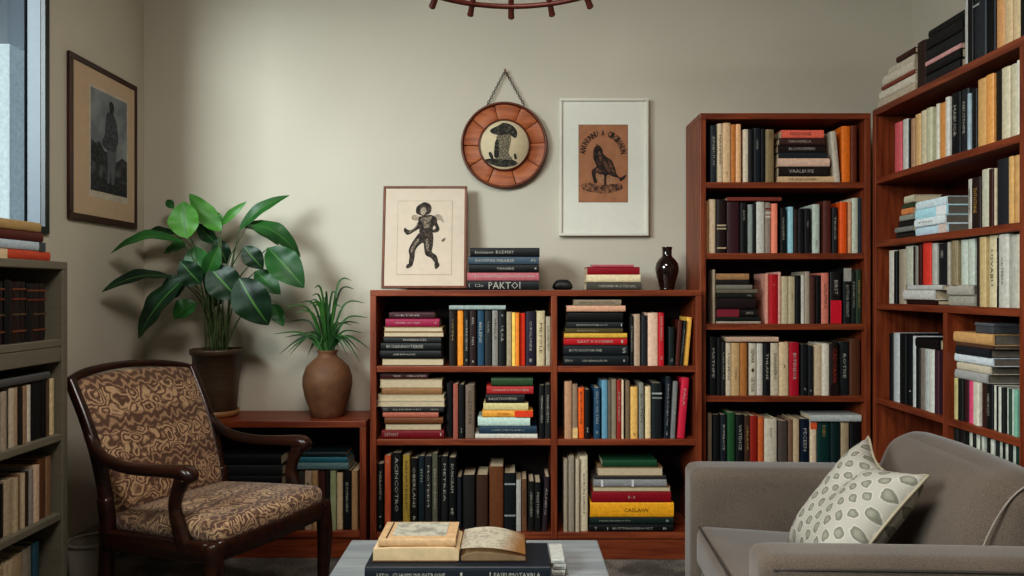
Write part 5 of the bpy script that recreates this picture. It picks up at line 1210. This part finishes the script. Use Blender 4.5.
# large closed book, spine to the camera
def table_book(x0, x1, y0, y1, z0, z1, hexc, o, label, group='books on the coffee table'):
    o = dict(o, flat=True)
    root = make_book(z1 - z0 - .0006, x1 - x0, y1 - y0, hexc, o)
    Mx = Matrix(((0, 0, 1), (0, 1, 0), (-1, 0, 0))).to_4x4(); Mx.translation = Vector((x0, y0, (z0 + z1) / 2))
    root.matrix_world = Mx
    tag(root, label, 'book', group); return root
table_book(-.408, .107, 2.075, 2.275, TT + .0005, TT + .043, '#1c2530', {'t': [('LEFO  CUASMUNUNTRONE', .25, .4, .34), ('I', .52, .012, .5), ('I', .675, .006, .6), ('EASEUMOTAXRLA', .82, .27, .45)]}, 'big dark navy book at the bottom of the pile on the coffee table')
z0 = TT + .0436
# open book: cover boards, two page blocks, the right one swelling
op = empty('open_book', 'open old book with browned pages lying on the big navy book', 'book', (-.147, 2.2, z0), 0, 'books on the coffee table')
M_old = mat('browned_paper', '#bda683', rough=.85, gain=1.2, var=.12, scale=25)
def printed_page():
    m, nt, b = base_mat('printed_map_page')
    tc = N(nt, 'ShaderNodeTexCoord'); n1 = N(nt, 'ShaderNodeTexNoise', Scale=45.0, Detail=5.0, Distortion=1.5); n2 = N(nt, 'ShaderNodeTexNoise', Scale=6.0); sp = N(nt, 'ShaderNodeSeparateXYZ')
    for n_ in (n1, n2): nt.links.new(tc.outputs['Object'], n_.inputs['Vector'])
    nt.links.new(tc.outputs['Object'], sp.inputs[0])
    cr = N(nt, 'ShaderNodeValToRGB'); cr.color_ramp.elements[0].position = .38; cr.color_ramp.elements[1].position = .52
    cr.color_ramp.elements[0].color = rgb('#bcb3a0', 1.25); cr.color_ramp.elements[1].color = rgb('#ccc4b2', 1.45); nt.links.new(n1.outputs['Fac'], cr.inputs[0])
    ad = N(nt, 'ShaderNodeMath', operation='MULTIPLY_ADD'); ad.inputs[1].default_value = .12; nt.links.new(n2.outputs['Fac'], ad.inputs[0]); nt.links.new(sp.outputs[0], ad.inputs[2])
    mr = N(nt, 'ShaderNodeMapRange'); mr.inputs['From Min'].default_value = .185; mr.inputs['From Max'].default_value = .235; nt.links.new(ad.outputs[0], mr.inputs['Value'])
    mx = N(nt, 'ShaderNodeMixRGB'); mx.inputs[2].default_value = rgb('#b3834f', 1.15); nt.links.new(mr.outputs[0], mx.inputs[0]); nt.links.new(cr.outputs[0], mx.inputs[1])
    nt.links.new(mx.outputs[0], b.inputs['Base Color']); b.inputs['Roughness'].default_value = .8
    return m
box('cover_board', (-.248, -.088, 0), (-.006, .088, .003), cover_mat('#5a4030'), op); box('cover_board', (.006, -.088, 0), (.19, .088, .003), cover_mat('#3a2a22'), op)
def page_block(name, xs, zs, m_, y0=-.084, y1=.084):
    bm = bmesh.new(); rings = []
    for x, z_ in zip(xs, zs): rings.append([bm.verts.new((x, y0, .0034)), bm.verts.new((x, y1, .0034)), bm.verts.new((x, y1, z_)), bm.verts.new((x, y0, z_))])
    for a, b_ in zip(rings, rings[1:]):
        for i in range(4): bm.faces.new((a[i], a[(i + 1) % 4], b_[(i + 1) % 4], b_[i]))
    bm.faces.new(rings[0]); bm.faces.new(rings[-1]); bmesh.ops.recalc_face_normals(bm, faces=bm.faces)
    return link(name, mesh_from(bm), m_, op)
page_block('page_block', [-.245, -.2, -.12, -.05, -.015, -.003], [.034, .0375, .0385, .0385, .037, .03], M_old)
page_block('page_block', [.003, .02, .05, .09, .13, .16, .185], [.012, .022, .026, .024, .019, .015, .012], mat('page_edges_brown', '#7d664c', rough=.85, var=.15))
# top leaf of the right half, arching off the gutter
bm = bmesh.new(); prv = None
for i in range(15):
    t = i / 14; x = .002 + .183 * t; zz = .030 + .020 * math.sin(math.pi * min(1, t * 1.15 + .12)) ** .8 - .004 * t if t < .86 else .030 - .02 * (t - .86)
    zz = .032 + .013 * math.sin(math.pi * (t * .85 + .12)) - .012 * t
    cur = [bm.verts.new((x, -.085, zz)), bm.verts.new((x, .085, zz + .006 * math.sin(math.pi * t)))]
    if prv: bm.faces.new((prv[0], cur[0], cur[1], prv[1]))
    prv = cur
bmesh.ops.solidify(bm, geom=bm.faces[:], thickness=.0025)
bmesh.ops.recalc_face_normals(bm, faces=bm.faces)
link('open_page', mesh_from(bm), printed_page(), op)
# small tan book on the left page with a picture on its cover
zc = z0 + .0392
tanb = table_book(-.379, -.16, 2.125, 2.282, zc, zc + .022, '#a88a68', {'rev': 0}, 'small tan book with a grey picture on its cover lying on the open book')
pnl = box('cover_picture', (-.011 - .0008, .028, .035), (-.0103, .148, .19), line_art('cover_picture_print', '#8d897c', '#b8b2a2', 35, .45), tanb)
box('cover_line', (-.0116, .006, .02), (-.0103, .15, .024), mat('dark_cover_line', '#3a2c20', rough=.8), tanb)
for i, (dx_, zz, hh) in enumerate(((0, 0, .017), (.003, .0172, .017), (-.002, .0344, .014))):
    table_book(.113 + dx_, .15 + dx_, 2.12, 2.25, TT + .0006 + zz, TT + .0006 + zz + hh, ['#94948e', '#8a8a85', '#9b9b95'][i], {'t': [(gib(2), .5, .7, .4)], 'ink': 'd'},
               ['white booklet at the bottom of the small pile beside the navy book', 'grey-white booklet in the middle of the small pile on the coffee table', 'white booklet on top of the small pile beside the navy book'][i], 'small white booklets on the coffee table')
# small grey box on the big stack of the right-hand bookcase
tp = RZ[4] + .1555 + .176
bx = empty('small_box', 'little grey box on top of the big book stack, right-hand bookcase', 'box', (RX + .08, 2.68, tp + .0005))
box('box_body', (-.05, -.05, 0), (.05, .05, .026), mat('grey_card_box', '#4a4c50', rough=.6), bx, .003); box('lid', (-.052, -.052, .0262), (.052, .052, .038), mat('grey_card_lid', '#5c5e62', rough=.6), bx, .003)

# ------------------------------------------------------------------ light, sky, camera
wd = bpy.data.worlds.new('sky'); scene.world = wd; wd.use_nodes = True
nt = wd.node_tree; bg = nt.nodes['Background']
tc = N(nt, 'ShaderNodeTexCoord'); sp = N(nt, 'ShaderNodeSeparateXYZ'); cr = N(nt, 'ShaderNodeValToRGB')
nt.links.new(tc.outputs['Generated'], sp.inputs[0]); nt.links.new(sp.outputs[2], cr.inputs[0])
cr.color_ramp.elements[0].position = .0; cr.color_ramp.elements[0].color = (.42, .5, .56, 1)
cr.color_ramp.elements[1].position = .36; cr.color_ramp.elements[1].color = (.10, .115, .13, 1)
nt.links.new(cr.outputs[0], bg.inputs['Color']); bg.inputs['Strength'].default_value = 1.0
def area(name, loc, target, size, size_y, power, color):
    l = bpy.data.lights.new(name, 'AREA'); l.shape = 'RECTANGLE'; l.size = size; l.size_y = size_y; l.energy = power; l.color = color
    o = bpy.data.objects.new(name, l); COL.objects.link(o); o.location = loc
    o.rotation_euler = (Vector(target) - Vector(loc)).to_track_quat('-Z', 'Y').to_euler(); return o
area('window_daylight', (-3.6, -1.0, 3.0), (-.2, 3.4, 1.4), 2.0, 2.0, 410, (.97, 1.0, .97))
area('overhead_fill', (-.2, 1.3, 2.86), (-.05, 1.9, 0), .9, .9, 71, (1.0, .955, .905))  # added soft fill light below the ceiling, no fixture modelled there
cam = bpy.data.cameras.new('camera'); co = bpy.data.objects.new('camera', cam); COL.objects.link(co)
co.location = (0, 0, H); co.rotation_euler = (R(90), 0, 0)
cam.sensor_width = 36; cam.lens = 36 * F / 1024; cam.shift_y = (HY - 288) / 1024; cam.clip_start = .05
scene.camera = co
scene.view_settings.view_transform = 'Standard'; scene.view_settings.look = 'Medium High Contrast'; scene.view_settings.exposure = -.06
scene.cycles.use_denoising = True
scene.cycles.max_bounces = 8

# ------------------------------------------------------------------ past 300 books: the smallest in view become one object
bpy.context.view_layer.update()
from mathutils.bvhtree import BVHTree
av, af, own = [], [], []
for o_ in scene.objects:
    if o_.type != 'MESH': continue
    mw = o_.matrix_world; b0 = len(av); r_ = o_
    while r_.parent: r_ = r_.parent
    av += [mw @ v.co for v in o_.data.vertices]
    for p in o_.data.polygons: af.append([b0 + i for i in p.vertices]); own.append(r_.name)
tree = BVHTree.FromPolygons(av, af)
seen = {}
for j in range(0, 576, 2):
    for i in range(0, 1024, 2):
        hit = tree.ray_cast(Vector((0, 0, H)), Vector(((i + .5 - CX) / F, 1, (HY - j - .5) / F)).normalized())
        if hit[2] is not None: seen[own[hit[2]]] = seen.get(own[hit[2]], 0) + 1
ranked = sorted(books, key=lambda b_: -seen.get(b_[0].name, 0))
KEEP = 294
for k_, (ob, r) in enumerate(ranked):
    if k_ in (250, KEEP - 1, KEEP, 350): print('rank', k_, seen.get(ob.name, 0), ob['label'])
rest = [b_ for b_ in ranked[KEEP:]]
vs, fs, mi, mats_ = [], [], [], []
for ob, r in rest:
    if True:
        for o_ in [ob] + list(ob.children):
            mw = o_.matrix_world; b0 = len(vs)
            m_ = o_.data.materials[0]
            if m_ not in mats_: mats_.append(m_)
            vs += [mw @ v.co for v in o_.data.vertices]
            for p in o_.data.polygons: fs.append([b0 + i for i in p.vertices]); mi.append(mats_.index(m_))
    for o_ in list(ob.children) + [ob]: bpy.data.objects.remove(o_)
me = bpy.data.meshes.new('small_books'); me.from_pydata(vs, [], fs)
for m_ in mats_: me.materials.append(m_)
me.polygons.foreach_set('material_index', mi); me.update()
so_ = link('small_books', me); so_['kind'] = 'stuff'; so_['label'] = 'remaining thin and half-hidden books filling the gaps on all the shelves'; so_['category'] = 'books'
